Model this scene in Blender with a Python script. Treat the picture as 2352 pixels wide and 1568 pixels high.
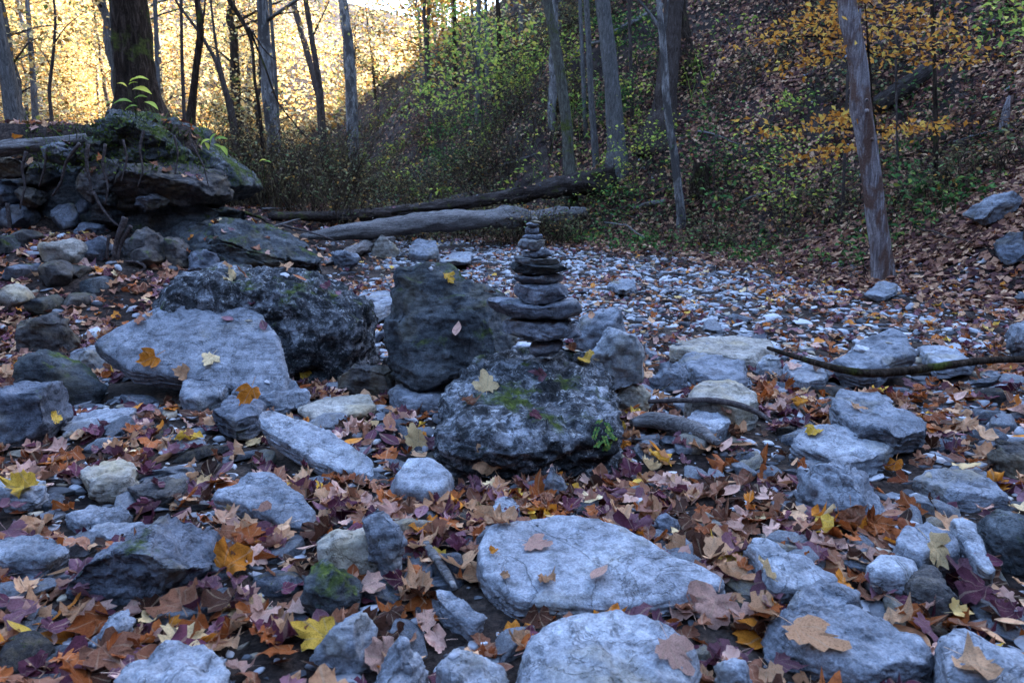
import bpy, math, random
import numpy as np
from mathutils import Vector
from mathutils.bvhtree import BVHTree

for o in list(bpy.data.objects): bpy.data.objects.remove(o)
SC = bpy.context.scene
COL = SC.collection
rng = np.random.default_rng(7)
random.seed(7)

# ------------------------------------------------------------------ camera
F = 1568.0                       # focal length in units of a 2352 x 1568 picture (24 mm on full frame)
CX, CY = 1176.0, 784.0
CAMH = 1.10
PITCH = math.radians(10.97)
cam_d = bpy.data.cameras.new('camera')
cam_d.sensor_width = 36.0; cam_d.lens = 24.0
cam_d.clip_start = 0.05; cam_d.clip_end = 2000
cam_d.dof.use_dof = True; cam_d.dof.focus_distance = 3.5; cam_d.dof.aperture_fstop = 5.0
cam = bpy.data.objects.new('camera', cam_d); COL.objects.link(cam)
cam.location = (0, 0, CAMH); cam.rotation_euler = (math.radians(90) - PITCH, 0, 0)
SC.camera = cam

# ------------------------------------------------------------------ sky, sun, exposure
SUN_EL, SUN_AZ = math.radians(27), math.radians(50)     # azimuth clockwise from +Y
w = bpy.data.worlds.new('World'); SC.world = w; w.use_nodes = True
nt = w.node_tree; nt.nodes.clear()
sky = nt.nodes.new('ShaderNodeTexSky'); sky.sky_type = 'NISHITA'; sky.sun_disc = False
sky.sun_elevation = SUN_EL; sky.sun_rotation = SUN_AZ; sky.altitude = 300; sky.air_density = 1.0; sky.dust_density = 1.2; sky.ozone_density = 2.4
bgn = nt.nodes.new('ShaderNodeBackground'); bgn.inputs['Strength'].default_value = 0.15
wo = nt.nodes.new('ShaderNodeOutputWorld')
nt.links.new(sky.outputs[0], bgn.inputs[0]); nt.links.new(bgn.outputs[0], wo.inputs[0])
sd = bpy.data.lights.new('sun', 'SUN'); sd.energy = 5.0; sd.angle = math.radians(0.53); sd.color = (1.0, 0.93, 0.82)
sun = bpy.data.objects.new('sun', sd); COL.objects.link(sun)
sdir = Vector((math.sin(SUN_AZ) * math.cos(SUN_EL), math.cos(SUN_AZ) * math.cos(SUN_EL), math.sin(SUN_EL)))
sun.rotation_euler = sdir.to_track_quat('Z', 'Y').to_euler(); sun.location = sdir * 100
SC.view_settings.view_transform = 'Standard'; SC.view_settings.look = 'None'
SC.view_settings.exposure = 3.8; SC.view_settings.gamma = 1.0
SC.render.engine = 'CYCLES'
SC.cycles.max_bounces = 6; SC.cycles.diffuse_bounces = 2; SC.cycles.glossy_bounces = 2; SC.cycles.transmission_bounces = 3
SC.cycles.use_denoising = True; SC.cycles.caustics_reflective = False; SC.cycles.caustics_refractive = False

# ------------------------------------------------------------------ numpy noise
_perm = np.random.default_rng(3).permutation(256); _perm = np.concatenate([_perm, _perm, _perm])
_g3 = np.random.default_rng(4).normal(size=(256, 3)); _g3 /= np.linalg.norm(_g3, axis=1)[:, None]
def pnoise(P):
    P = np.asarray(P, float); I = np.floor(P).astype(int); f = P - I; I &= 255
    u = f * f * f * (f * (f * 6 - 15) + 10); out = np.zeros(len(P))
    for dx in (0, 1):
        wx = u[:, 0] if dx else 1 - u[:, 0]
        for dy in (0, 1):
            wy = u[:, 1] if dy else 1 - u[:, 1]
            for dz in (0, 1):
                wz = u[:, 2] if dz else 1 - u[:, 2]
                h = _perm[_perm[_perm[(I[:, 0] + dx) & 255] + ((I[:, 1] + dy) & 255)] + ((I[:, 2] + dz) & 255)]
                g = _g3[h]
                out += wx * wy * wz * (g[:, 0] * (f[:, 0] - dx) + g[:, 1] * (f[:, 1] - dy) + g[:, 2] * (f[:, 2] - dz))
    return out * 1.5
def fbm(P, octv=4, gain=0.5):
    a, s, t = 1.0, np.zeros(len(P)), np.array(P, float)
    for k in range(octv):
        s += a * pnoise(t); t = t * 2.03 + 17.3; a *= gain
    return s
def sstep(a, b, x):
    t = np.clip((np.asarray(x, float) - a) / (b - a), 0, 1); return t * t * (3 - 2 * t)
def splus(x, k): return k * np.logaddexp(0, np.asarray(x, float) / k)

# ------------------------------------------------------------------ terrain
def ground_z(x, y, fine=True):
    x = np.asarray(x, float); y = np.asarray(y, float); shp = np.broadcast(x, y).shape
    x = np.broadcast_to(x, shp).ravel(); y = np.broadcast_to(y, shp).ravel()
    bed = 0.05 * splus(y - 4, .5) - 0.035 * splus(y - 20, 2)
    d1 = 0.73 * (x - 4.9) + 0.68 * (y - 9.0)
    d3 = 0.97 * (x - 4.9) + 0.25 * (y - 7.2)
    d2 = 0.90 * (x + 2.2) + 0.43 * (y - 15.4)
    d = np.minimum(np.maximum(d1, d3), d2)
    d = d + 0.9 * fbm(np.c_[x * .18, y * .18, x * 0 + 2.2], 3)
    d = splus(d, .35)
    hill = 1.0 * (np.sqrt(d * d + 6.25) - 2.5)
    cap = 70 * (1 - .94 * sstep(38, 62, y))
    hill = cap * np.tanh(hill / cap)
    xe = -3.15 - 0.50 * (y - 8)
    rub = sstep(4.3, 7.2, y) * .72 * sstep(-1.7, -4.4, x)
    edge = np.minimum((y - 7.30) / .35, (xe - x) / .6) + .5 * fbm(np.c_[x * .9, y * .9, x * 0], 2)
    terr = sstep(0, 1, edge)
    z = np.maximum(bed + rub, 0) * (1 - terr) + terr * (2.0 + 0.02 * (y - 8))
    back = 0.42 * splus(-x * .55 + y * .62 - 42, 5) 
    hollow = 1.25 * splus(-(y + 2.2), .8) + 1.1 * splus(-(x + 9.5) - .15 * y, 1.2) * (1 - sstep(7, 15, y))  # unseen slopes behind and left of the camera, added to block low sky light
    z = z + hill + back * sstep(5, 25, y) + 26 * np.tanh(hollow / 26)
    if fine:
        near = 1 / (1 + np.maximum(y - 5, 0) * .12)
        q = np.c_[x, y, x * 0]
        z = z + .035 * fbm(q * 1.3, 3) + .018 * fbm(q * 4 + 9, 3) * near + .10 * fbm(q * .5 + 5, 3) * sstep(.3, 3, d)
    return z.reshape(shp)
def g1(x, y): return float(ground_z(np.array([x]), np.array([y]))[0])
cp, sp_ = math.cos(PITCH), math.sin(PITCH)
def ray(px, py):
    a, b = (px - CX) / F, (CY - py) / F
    return np.array([a, cp + b * sp_, -sp_ + b * cp])
CAM = np.array([0, 0, CAMH])
def at_y(px, py, y):                  # the point of a sight line that lies at distance y
    r = ray(px, py); return CAM + r * (y / r[1])
def on_ground(px, py, lift=0.0):
    r = ray(px, py); ts = np.geomspace(.8, 160, 1500)
    Q = CAM[None] + r[None] * ts[:, None]
    below = Q[:, 2] - lift - ground_z(Q[:, 0], Q[:, 1]) < 0
    k = int(np.argmax(below)) if below.any() else len(ts) - 1
    if k == 0: return Q[0]
    lo, hi = ts[k - 1], ts[k]
    for _ in range(14):
        m = .5 * (lo + hi); q = CAM + r * m
        if q[2] - lift - g1(q[0], q[1]) < 0: hi = m
        else: lo = m
    return CAM + r * hi
def project(P):
    P = np.atleast_2d(P) - CAM
    f = P[:, 1] * cp - P[:, 2] * sp_; u = P[:, 1] * sp_ + P[:, 2] * cp
    f = np.maximum(f, 1e-3)
    return np.c_[CX + F * P[:, 0] / f, CY - F * u / f, f]

# ------------------------------------------------------------------ mesh helpers
def mesh_np(name, V, Fc, smooth=True, attrs=None):
    V = np.asarray(V, np.float32); me = bpy.data.meshes.new(name)
    if not isinstance(Fc, (list, tuple)): Fc = [Fc]
    Fc = [np.asarray(f, np.int32) for f in Fc if len(f)]
    nl = sum(f.size for f in Fc); npoly = sum(len(f) for f in Fc)
    me.vertices.add(len(V)); me.vertices.foreach_set('co', V.ravel())
    me.loops.add(nl); me.loops.foreach_set('vertex_index', np.concatenate([f.ravel() for f in Fc]))
    me.polygons.add(npoly)
    tot = np.concatenate([np.full(len(f), f.shape[1], np.int32) for f in Fc])
    st = np.concatenate([[0], np.cumsum(tot)[:-1]]).astype(np.int32)
    me.polygons.foreach_set('loop_start', st)
    if smooth: me.polygons.foreach_set('use_smooth', np.ones(npoly, bool))
    me.update(calc_edges=True)
    for k, a in (attrs or {}).items():
        a = np.asarray(a, np.float32)
        t = me.attributes.new(k, 'FLOAT' if a.ndim == 1 else 'FLOAT_VECTOR', 'POINT')
        t.data.foreach_set('value' if a.ndim == 1 else 'vector', a.ravel())
    return me
def link(name, me, mat=None, parent=None, loc=(0, 0, 0)):
    o = bpy.data.objects.new(name, me); COL.objects.link(o); o.location = loc
    if mat is not None and me is not None and len(me.materials) == 0: me.materials.append(mat)
    if parent is not None: o.parent = parent
    return o
def tag(o, label=None, cat=None, group=None, kind=None):
    if label: o['label'] = label
    if cat: o['category'] = cat
    if group: o['group'] = group
    if kind: o['kind'] = kind
    return o
def empty(name, loc):
    o = bpy.data.objects.new(name, None); COL.objects.link(o); o.location = loc; return o

_ico = {}
def ico(sub):
    if sub in _ico: return _ico[sub]
    t = (1 + 5 ** .5) / 2
    V = [(-1, t, 0), (1, t, 0), (-1, -t, 0), (1, -t, 0), (0, -1, t), (0, 1, t), (0, -1, -t), (0, 1, -t), (t, 0, -1), (t, 0, 1), (-t, 0, -1), (-t, 0, 1)]
    Fs = [(0, 11, 5), (0, 5, 1), (0, 1, 7), (0, 7, 10), (0, 10, 11), (1, 5, 9), (5, 11, 4), (11, 10, 2), (10, 7, 6), (7, 1, 8), (3, 9, 4), (3, 4, 2), (3, 2, 6), (3, 6, 8), (3, 8, 9), (4, 9, 5), (2, 4, 11), (6, 2, 10), (8, 6, 7), (9, 8, 1)]
    V = [np.array(v) / np.linalg.norm(v) for v in V]
    for _ in range(sub):
        c = {}; N = []
        def mid(a, b):
            k = (min(a, b), max(a, b))
            if k not in c:
                m = V[a] + V[b]; V.append(m / np.linalg.norm(m)); c[k] = len(V) - 1
            return c[k]
        for a, b, d in Fs:
            x, y, z = mid(a, b), mid(b, d), mid(d, a); N += [(a, x, z), (b, y, x), (d, z, y), (x, y, z)]
        Fs = N
    _ico[sub] = (np.array(V), np.array(Fs)); return _ico[sub]
def vnormals(V, Fc):
    n = np.cross(V[Fc[:, 1]] - V[Fc[:, 0]], V[Fc[:, 2]] - V[Fc[:, 0]]); N = np.zeros_like(V)
    for k in range(3): np.add.at(N, Fc[:, k], n)
    return N / np.maximum(np.linalg.norm(N, axis=1), 1e-12)[:, None]
def polar(pts, soft=3):
    """radius by angle of a star-shaped outline, about its centre"""
    P = np.array(pts, float); Q = np.roll(P, -1, 0); A = (P[:, 0] * Q[:, 1] - Q[:, 0] * P[:, 1]); ar = A.sum() / 2
    c = np.array([((P[:, 0] + Q[:, 0]) * A).sum(), ((P[:, 1] + Q[:, 1]) * A).sum()]) / (6 * ar)
    th = np.linspace(-np.pi, np.pi, 240, endpoint=False); d = np.c_[np.cos(th), np.sin(th)]; R = np.zeros(240)
    for a, b in zip(P - c, Q - c):
        e = b - a; den = d[:, 0] * e[1] - d[:, 1] * e[0]; den = np.where(abs(den) < 1e-9, 1e-9, den)
        t = (a[0] * e[1] - a[1] * e[0]) / den; s = (a[0] * d[:, 1] - a[1] * d[:, 0]) / den
        ok = (t > 0) & (s >= -1e-6) & (s <= 1 + 1e-6); R = np.where(ok, np.maximum(R, t), R)
    bad = R <= 0
    if bad.any(): R[bad] = np.median(R[~bad])
    for _ in range(soft): R = (np.roll(R, 1) + 2 * R + np.roll(R, -1)) / 4
    return c, R
def rock_mesh(name, R, hw, p=3.5, sub=4, seed=0, rough=1.0, strata=0.4, cuts=4, cutmin=.72, pits=0.0, topflat=True, vert=False):
    """closed stone: outline R(angle) in the local xy plane, half thickness hw along z"""
    D, Fc = ico(sub); r = np.random.default_rng(seed); off = r.uniform(0, 80, 3)
    th = np.arctan2(D[:, 1], D[:, 0]); rho = np.hypot(D[:, 0], D[:, 1]); c = D[:, 2]
    Rr = np.interp(th, np.linspace(-np.pi, np.pi, 241), np.append(R, R[0]))
    s = (rho ** p + abs(c) ** p) ** (-1 / p)
    size = float(np.mean(R)); sc = min(size, 2.5 * hw)
    P = np.c_[np.cos(th) * Rr * rho * s, np.sin(th) * Rr * rho * s, hw * c * s]
    lo_, hi_ = P.min(0), P.max(0)
    for k in range(cuts):
        n = r.normal(size=3); n[2] *= .8 if topflat else 1.2; n /= np.linalg.norm(n)
        if topflat and n[2] > .6: n[2] *= -1
        h = P @ n; t = h.max() * r.uniform(cutmin, .95); P = P - np.maximum(h - t, 0)[:, None] * n[None]
    if cuts: l2, h2 = P.min(0), P.max(0); P = lo_ + (P - l2) * ((hi_ - lo_) / np.maximum(h2 - l2, 1e-6))
    if topflat and sub >= 4:                      # flaked bedding steps on the upper face
        f = fbm(np.c_[P[:, :2] / size * 1.3 + off[:2], P[:, 2] * 0 + off[2]], 4, .55) * 2.6; st_ = np.floor(f) + sstep(.86, 1.0, f - np.floor(f)); P[:, 2] += np.where(P[:, 2] > 0, .012 * rough * min(1, size / .25) * (st_ - .5), 0)
    N = vnormals(P, Fc)
    q = P / sc
    P = P + N * (rough * sc * (.045 * fbm(q * 1.6 + off, 3)))[:, None]
    rid = 1 - 2 * abs(fbm(q * np.array([2.2, 2.2, 5.0]) + off + 9, 3)); P = P - N * (rough * sc * .030 * np.maximum(rid - .45, 0) * 2)[:, None]
    if strata:
        hv = P[:, 1] + .25 * P[:, 0] if vert else P[:, 2]      # bedding runs level in the ground
        lay = hv / max(np.ptp(hv) / 2, 1e-3) * 3.0 + 1.1 * fbm(q * 1.2 + off + 4, 2); saw = lay - np.floor(lay)
        side = 1 - abs(N[:, 1] if vert else N[:, 2])
        dv = np.c_[N[:, 0], N[:, 1] * 0, N[:, 2]] if vert else np.c_[N[:, 0], N[:, 1], N[:, 2] * 0]
        P = P + dv * (strata * .07 * sc * (saw ** 1.5 - .5) * side)[:, None]
    if sub >= 4 and not topflat:
        f = fbm(q * np.array([1.5, 2.6, 1.5]) + off + 60, 3, .5) * 3.2; fl = np.floor(f); fr = f - fl; P = P + N * (rough * .055 * sc * (fl + sstep(.80, 1.0, fr) - .5) * .5)[:, None]
    if sub >= 4:
        P = P + N * (rough * (.009 * fbm(P * 18 + off, 5, .62) + .011 * min(1, sc / .3) * fbm(P * 6 + off, 2)))[:, None]
    elif sub >= 3:
        P = P + N * (rough * sc * .03 * fbm(q * 7 + off, 2))[:, None]
    if pits and sub >= 4:
        nz = fbm(P * 11 + off + 31, 3); P = P - N * (pits * .030 * np.maximum(nz - .12, 0))[:, None]
        nz = fbm(P * 26 + off + 51, 2); P = P - N * (pits * .016 * np.maximum(nz - .1, 0))[:, None]
        nz = abs(fbm(P * np.array([9, 14, 9]) + off + 71, 3, .6)); P = P - N * (pits * .009 * np.maximum(.22 - nz, 0) / .22)[:, None]
    return P, Fc

# ------------------------------------------------------------------ materials
MATS = {}
class NB:
    def __init__(s, name):
        s.m = bpy.data.materials.new(name); s.m.use_nodes = True; s.t = s.m.node_tree
        s.b = s.t.nodes['Principled BSDF']; s.out = s.t.nodes['Material Output']; s.b.inputs['Roughness'].default_value = .85
        s.b.inputs['Specular IOR Level'].default_value = .04
    def n(s, typ, **kw):
        n = s.t.nodes.new(typ)
        for k, v in kw.items():
            if k in n.inputs.keys() if hasattr(n.inputs, 'keys') else False: n.inputs[k].default_value = v
            else: setattr(n, k, v)
        return n
    def l(s, a, b): s.t.links.new(a, b)
    def coords(s, scale=(1, 1, 1), rand=True):
        tc = s.n('ShaderNodeTexCoord'); v = tc.outputs['Object']
        if rand:
            oi = s.n('ShaderNodeObjectInfo'); mu = s.n('ShaderNodeMath', operation='MULTIPLY'); s.l(oi.outputs['Random'], mu.inputs[0]); mu.inputs[1].default_value = 53.0
            ad = s.n('ShaderNodeVectorMath', operation='ADD'); s.l(v, ad.inputs[0]); s.l(mu.outputs[0], ad.inputs[1]); v = ad.outputs[0]
        if tuple(scale) != (1, 1, 1):
            mp = s.n('ShaderNodeMapping'); s.l(v, mp.inputs['Vector']); mp.inputs['Scale'].default_value = scale; v = mp.outputs[0]
        return v
    def noise(s, v, scale, detail=4, rough=.55, dist=0):
        n = s.n('ShaderNodeTexNoise'); s.l(v, n.inputs['Vector']); n.inputs['Scale'].default_value = scale; n.inputs['Detail'].default_value = detail
        n.inputs['Roughness'].default_value = rough; n.inputs['Distortion'].default_value = dist; return n.outputs['Fac']
    def ramp(s, fac, stops, interp='LINEAR'):
        r = s.n('ShaderNodeValToRGB'); r.color_ramp.interpolation = interp; e = r.color_ramp.elements
        while len(e) < len(stops): e.new(.5)
        for k, (p, c) in enumerate(stops):
            e[k].position = p; e[k].color = (*c, 1) if len(c) == 3 else c
        s.l(fac, r.inputs[0]); return r.outputs[0]
    def mix(s, fac, a, b, mode='MIX'):
        m = s.n('ShaderNodeMix', data_type='RGBA', blend_type=mode)
        ia, ib = m.inputs[6], m.inputs[7]
        for x, i in ((a, ia), (b, ib)):
            if isinstance(x, tuple): i.default_value = (*x, 1)
            else: s.l(x, i)
        if isinstance(fac, (int, float)): m.inputs[0].default_value = fac
        else: s.l(fac, m.inputs[0])
        return m.outputs[2]
    def math(s, op, a, b=0.0, clamp=False):
        m = s.n('ShaderNodeMath', operation=op, use_clamp=clamp)
        for k, x in enumerate((a, b)):
            if isinstance(x, (int, float)): m.inputs[k].default_value = x
            else: s.l(x, m.inputs[k])
        return m.outputs[0]
    def bump(s, h, dist, strength=1.0, prev=None):
        b = s.n('ShaderNodeBump'); b.inputs['Distance'].default_value = dist; b.inputs['Strength'].default_value = strength; s.l(h, b.inputs['Height'])
        if prev is not None: s.l(prev, b.inputs['Normal'])
        return b.outputs[0]
    def finish(s, col, normal=None, key=None):
        if isinstance(col, tuple): s.b.inputs['Base Color'].default_value = (*col, 1)
        else: s.l(col, s.b.inputs['Base Color'])
        if normal is not None: s.l(normal, s.b.inputs['Normal'])
        MATS[key or s.m.name] = s.m; return s.m

def rock_mat(name, dark, mid, light, tan=None, tan_amt=.5, moss=0.0, bumpd=.012, lichen=.5, blotch=None):
    b = NB(name); v = b.coords()
    n1 = b.noise(v, 5, 8, .62, .4); n2 = b.noise(v, 26, 6, .65); n3 = b.noise(v, 150, 3, .6)
    col = b.ramp(n1, [(.30, dark), (.50, mid), (.70, light)])
    sp = b.ramp(n2, [(.34, (.50, .50, .50)), (.50, (1, 1, 1)), (.68, (1.30, 1.30, 1.30))]); col = b.mix(.85, col, sp, 'MULTIPLY')
    s3 = b.ramp(n3, [(.36, (.66, .66, .67)), (.52, (1.0, 1.0, 1.0)), (.66, (1.25, 1.25, 1.24))]); col = b.mix(.8, col, s3, 'MULTIPLY')
    ck = b.ramp(b.noise(v, 2.4, 6, .6, 1.6), [(.490, (1, 1, 1)), (.5, (.40, .38, .37)), (.510, (1, 1, 1))]); col = b.mix(.6, col, ck, 'MULTIPLY')   # hairline cracks
    bed = b.ramp(b.noise(b.coords((3, 3, 42)), 1.0, 5, .65, .8), [(.36, (.62, .60, .58)), (.48, (1, 1, 1)), (.62, (1.12, 1.12, 1.10))]); col = b.mix(.75, col, bed, 'MULTIPLY')
    col = b.mix(1.0, col, (.97, .99, 1.08), 'MULTIPLY')
    if tan:
        t = b.ramp(b.noise(v, 2.6, 5, .6, .6), [(.60 - .2 * tan_amt, (0, 0, 0)), (.78 - .2 * tan_amt, (1, 1, 1))]); col = b.mix(t, col, b.mix(.8, tan, sp, 'MULTIPLY'))
    if lichen:
        lm = b.ramp(b.noise(v, 34 if blotch else 19, 7, .75, .8), [(.54 if blotch else .60, (0, 0, 0)), (.60 if blotch else .66, (1, 1, 1))]); lm = b.math('MULTIPLY', lm, lichen); col = b.mix(lm, col, light)
    if blotch:
        bm = b.ramp(b.noise(v, 15, 8, .75, .5), [(.45, (1, 1, 1)), (.56, (0, 0, 0))]); col = b.mix(b.math('MULTIPLY', bm, .85), col, blotch)
    if moss:
        ge = b.n('ShaderNodeNewGeometry'); sx = b.n('ShaderNodeSeparateXYZ'); b.l(ge.outputs['Normal'], sx.inputs[0])
        mn = b.noise(v, 4.5, 7, .68, .4); mm = b.math('ADD', mn, b.math('MULTIPLY', sx.outputs['Z'], .10))
        mk = b.ramp(mm, [(.70 - .22 * moss, (0, 0, 0)), (.80 - .22 * moss, (1, 1, 1))])
        mc = b.ramp(b.noise(v, 45, 4, .6), [(.3, (.018, .024, .010)), (.55, (.05, .065, .016)), (.75, (.12, .14, .03))]); col = b.mix(mk, col, mc)
    hb = b.bump(b.noise(v, 22, 9, .68, .3), bumpd); hb = b.bump(n3, .003, .9, hb); hb = b.bump(ck, .006, .8, hb)
    vs = b.coords((14, 14, 60)); hb = b.bump(b.noise(vs, 1.2, 4, .6), bumpd * .5, .7, hb)
    return b.finish(col, hb)
rock_mat('rock_grey', (0.0869, 0.0894, 0.0943), (0.1681, 0.1706, 0.1763), (0.2542, 0.2542, 0.2575), (0.1952, 0.1681, 0.1296), .18)
rock_mat('rock_pale', (0.1465, 0.1465, 0.1517), (0.2250, 0.2250, 0.2272), (0.3027, 0.3027, 0.2982), (0.2294, 0.2050, 0.1658), .25, bumpd=.010)
rock_mat('rock_tan', (0.1513, 0.1292, 0.1011), (0.2584, 0.2244, 0.1793), (0.3366, 0.3085, 0.2584), (0.2916, 0.2355, 0.1573), .6, bumpd=.009)
rock_mat('rock_dark', (0.0210, 0.0217, 0.0224), (0.0560, 0.0588, 0.0588), (0.1288, 0.1323, 0.1288), (0.0882, 0.0763, 0.0532), .3, moss=.35, bumpd=.02, lichen=.35)
rock_mat('rock_slate', (0.046, 0.050, 0.056), (0.106, 0.109, 0.119), (0.198, 0.201, 0.211), (0.145, 0.119, 0.086), .3, moss=.12, lichen=.35)
rock_mat('rock_pitted', (0.0234, 0.0234, 0.0242), (0.0975, 0.0983, 0.0998), (0.3432, 0.3432, 0.3471), None, 0, moss=.26, bumpd=.022, lichen=.95, blotch=(0.0109, 0.0113, 0.0113))
rock_mat('rock_mossy', (0.025, 0.026, 0.025), (0.068, 0.071, 0.068), (0.186, 0.186, 0.180), (0.124, 0.099, 0.062), .3, moss=.75, bumpd=.02, lichen=.5)
rock_mat('rock_brown', (0.0339, 0.0288, 0.0262), (0.0717, 0.0634, 0.0570), (0.1267, 0.1139, 0.1056), (0.1395, 0.1101, 0.0762), .5, moss=.18, bumpd=.016, lichen=.3)
rock_mat('rock_cairn', (0.0634, 0.0642, 0.0686), (0.1549, 0.1566, 0.1663), (0.3089, 0.3115, 0.3203), (0.2288, 0.1892, 0.1373), .3, moss=.06, lichen=.4)

def stones_mat():
    b = NB('stones_mixed'); at = b.n('ShaderNodeAttribute', attribute_name='rnd'); v = b.coords(rand=False)
    col = b.ramp(at.outputs['Fac'], [(0, (.05, .05, .055)), (.2, (.12, .12, .13)), (.35, (.26, .257, .275)), (.65, (.35, .345, .365)), (.86, (.45, .44, .45)), (.93, (.30, .25, .19)), (1, (.20, .16, .12))])
    sp = b.ramp(b.noise(v, 40, 6, .65), [(.32, (.55, .55, .57)), (.52, (1, 1, 1)), (.7, (1.25, 1.25, 1.25))]); col = b.mix(.8, col, sp, 'MULTIPLY')
    return b.finish(col, b.bump(b.noise(v, 60, 6, .65), .006))
stones_mat()
def ground_mat():
    b = NB('ground_soil'); v = b.coords(rand=False)
    c1 = b.ramp(b.noise(v, 2.2, 8, .65, .5), [(.3, (.012, .0085, .0085)), (.5, (.034, .025, .022)), (.68, (.080, .060, .050))])
    c2 = b.ramp(b.noise(v, 38, 6, .7), [(.36, (.35, .33, .33)), (.52, (1, 1, 1)), (.66, (2.0, 1.8, 1.6))]); col = b.mix(.9, c1, c2, 'MULTIPLY')
    return b.finish(col, b.bump(b.noise(v, 30, 8, .7), .03))
ground_mat()
LEAFCOL = {'purple': ((.050, .012, .022), (.150, .042, .065)), 'plum': ((.095, .036, .052), (.27, .125, .15)), 'dark brown': ((.024, .010, .007), (.080, .030, .017)),
  'rust': ((.16, .036, .010), (.40, .110, .028)), 'brown': ((.15, .055, .032), (.36, .155, .088)), 'tan': ((.38, .175, .085), (.68, .385, .215)),
  'pinkish tan': ((.40, .20, .15), (.68, .41, .32)), 'orange': ((.40, .105, .010), (.70, .25, .03)), 'yellow': ((.50, .25, .02), (.78, .48, .08)), 'straw': ((.58, .37, .16), (.84, .62, .35))}
LEAFKEYS = list(LEAFCOL)
def leaf_tail(b, col, lc, gloss=.45, trans=.25):
    """veins from the leaf's own coordinates, soft light through the blade"""
    sx = b.n('ShaderNodeSeparateXYZ'); b.l(lc, sx.inputs[0])
    ax = b.math('ABSOLUTE', sx.outputs['X']); ang = b.math('ARCTAN2', ax, b.math('ADD', sx.outputs['Y'], .02))
    vein = None
    for a in (0.0, .72, 1.5):
        d = b.math('ABSOLUTE', b.math('SUBTRACT', ang, a)); d = b.math('LESS_THAN', d, .045); vein = d if vein is None else b.math('MAXIMUM', vein, d)
    col = b.mix(b.math('MULTIPLY', vein, .35), col, (.45, .33, .22))
    tc = b.coords(rand=False); n = b.noise(tc, 60, 5, .65)
    bl = b.ramp(b.noise(tc, 28, 5, .7), [(.36, (.45, .38, .36)), (.50, (1, 1, 1))]); col = b.mix(.75, col, bl, 'MULTIPLY')
    b.b.inputs['Roughness'].default_value = gloss; b.b.inputs['Specular IOR Level'].default_value = .10
    nb = b.bump(n, .006); nb = b.bump(vein, .002, .6, nb)
    b.finish(col, nb)
    tr = b.n('ShaderNodeBsdfTranslucent'); b.l(col, tr.inputs[0]); mx = b.n('ShaderNodeMixShader'); mx.inputs[0].default_value = trans
    b.l(b.b.outputs[0], mx.inputs[1]); b.l(tr.outputs[0], mx.inputs[2]); b.l(mx.outputs[0], b.out.inputs[0])
for k, (a, c) in LEAFCOL.items():
    b = NB('leaf_' + k.replace(' ', '_')); oi = b.n('ShaderNodeObjectInfo'); at = b.n('ShaderNodeAttribute', attribute_name='lc')
    t = b.math('ADD', b.math('MULTIPLY', oi.outputs['Random'], .6), b.math('MULTIPLY', b.noise(b.coords(), 16, 4, .6), .7), True)
    leaf_tail(b, b.mix(t, a, c), at.outputs['Vector'])
b = NB('leaf_mixed'); at = b.n('ShaderNodeAttribute', attribute_name='rnd'); al = b.n('ShaderNodeAttribute', attribute_name='lc')
st = []
wts = [.12, .11, .11, .14, .19, .15, .11, .04, .012, .018]; acc = 0
for k, wt in zip(LEAFKEYS, wts):
    a, c = LEAFCOL[k]; st += [(acc, a), (acc + wt * .97, c)]; acc += wt
st = st[:20]
leaf_tail(b, b.ramp(at.outputs['Fac'], st), al.outputs['Vector'])

def foliage_mat(name, stops, trans=.35):
    b = NB(name); at = b.n('ShaderNodeAttribute', attribute_name='rnd'); col = b.ramp(at.outputs['Fac'], stops)
    b.b.inputs['Roughness'].default_value = .6; b.finish(col)
    tr = b.n('ShaderNodeBsdfTranslucent'); b.l(col, tr.inputs[0]); mx = b.n('ShaderNodeMixShader'); mx.inputs[0].default_value = trans
    b.l(b.b.outputs[0], mx.inputs[1]); b.l(tr.outputs[0], mx.inputs[2]); b.l(mx.outputs[0], b.out.inputs[0])
foliage_mat('foliage_gold', [(0, (.16, .065, .012)), (.25, (.46, .24, .06)), (.55, (.68, .46, .18)), (.82, (.72, .58, .30)), (.93, (.34, .31, .08)), (1, (.14, .16, .035))], .45)
foliage_mat('foliage_orange', [(0, (.22, .07, .012)), (.4, (.52, .20, .03)), (.75, (.62, .30, .05)), (1, (.60, .42, .08))])
foliage_mat('foliage_yellowgreen', [(0, (.10, .15, .03)), (.4, (.24, .33, .06)), (.75, (.46, .48, .08)), (1, (.58, .46, .07))])
foliage_mat('foliage_green', [(0, (.018, .045, .012)), (.5, (.060, .14, .040)), (.85, (.12, .22, .06)), (1, (.26, .28, .05))])
foliage_mat('foliage_brush', [(0, (.022, .014, .012)), (.35, (.085, .058, .040)), (.6, (.15, .12, .055)), (.8, (.11, .17, .075)), (.93, (.25, .18, .08)), (1, (.42, .20, .04))])
foliage_mat('foliage_litter', [(0, (.030, .012, .014)), (.3, (.095, .040, .035)), (.6, (.21, .095, .060)), (.85, (.38, .20, .12)), (1, (.55, .34, .20))], .15)
foliage_mat('foliage_moss', [(0, (.025, .040, .010)), (.5, (.07, .10, .02)), (1, (.16, .19, .04))])

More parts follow.
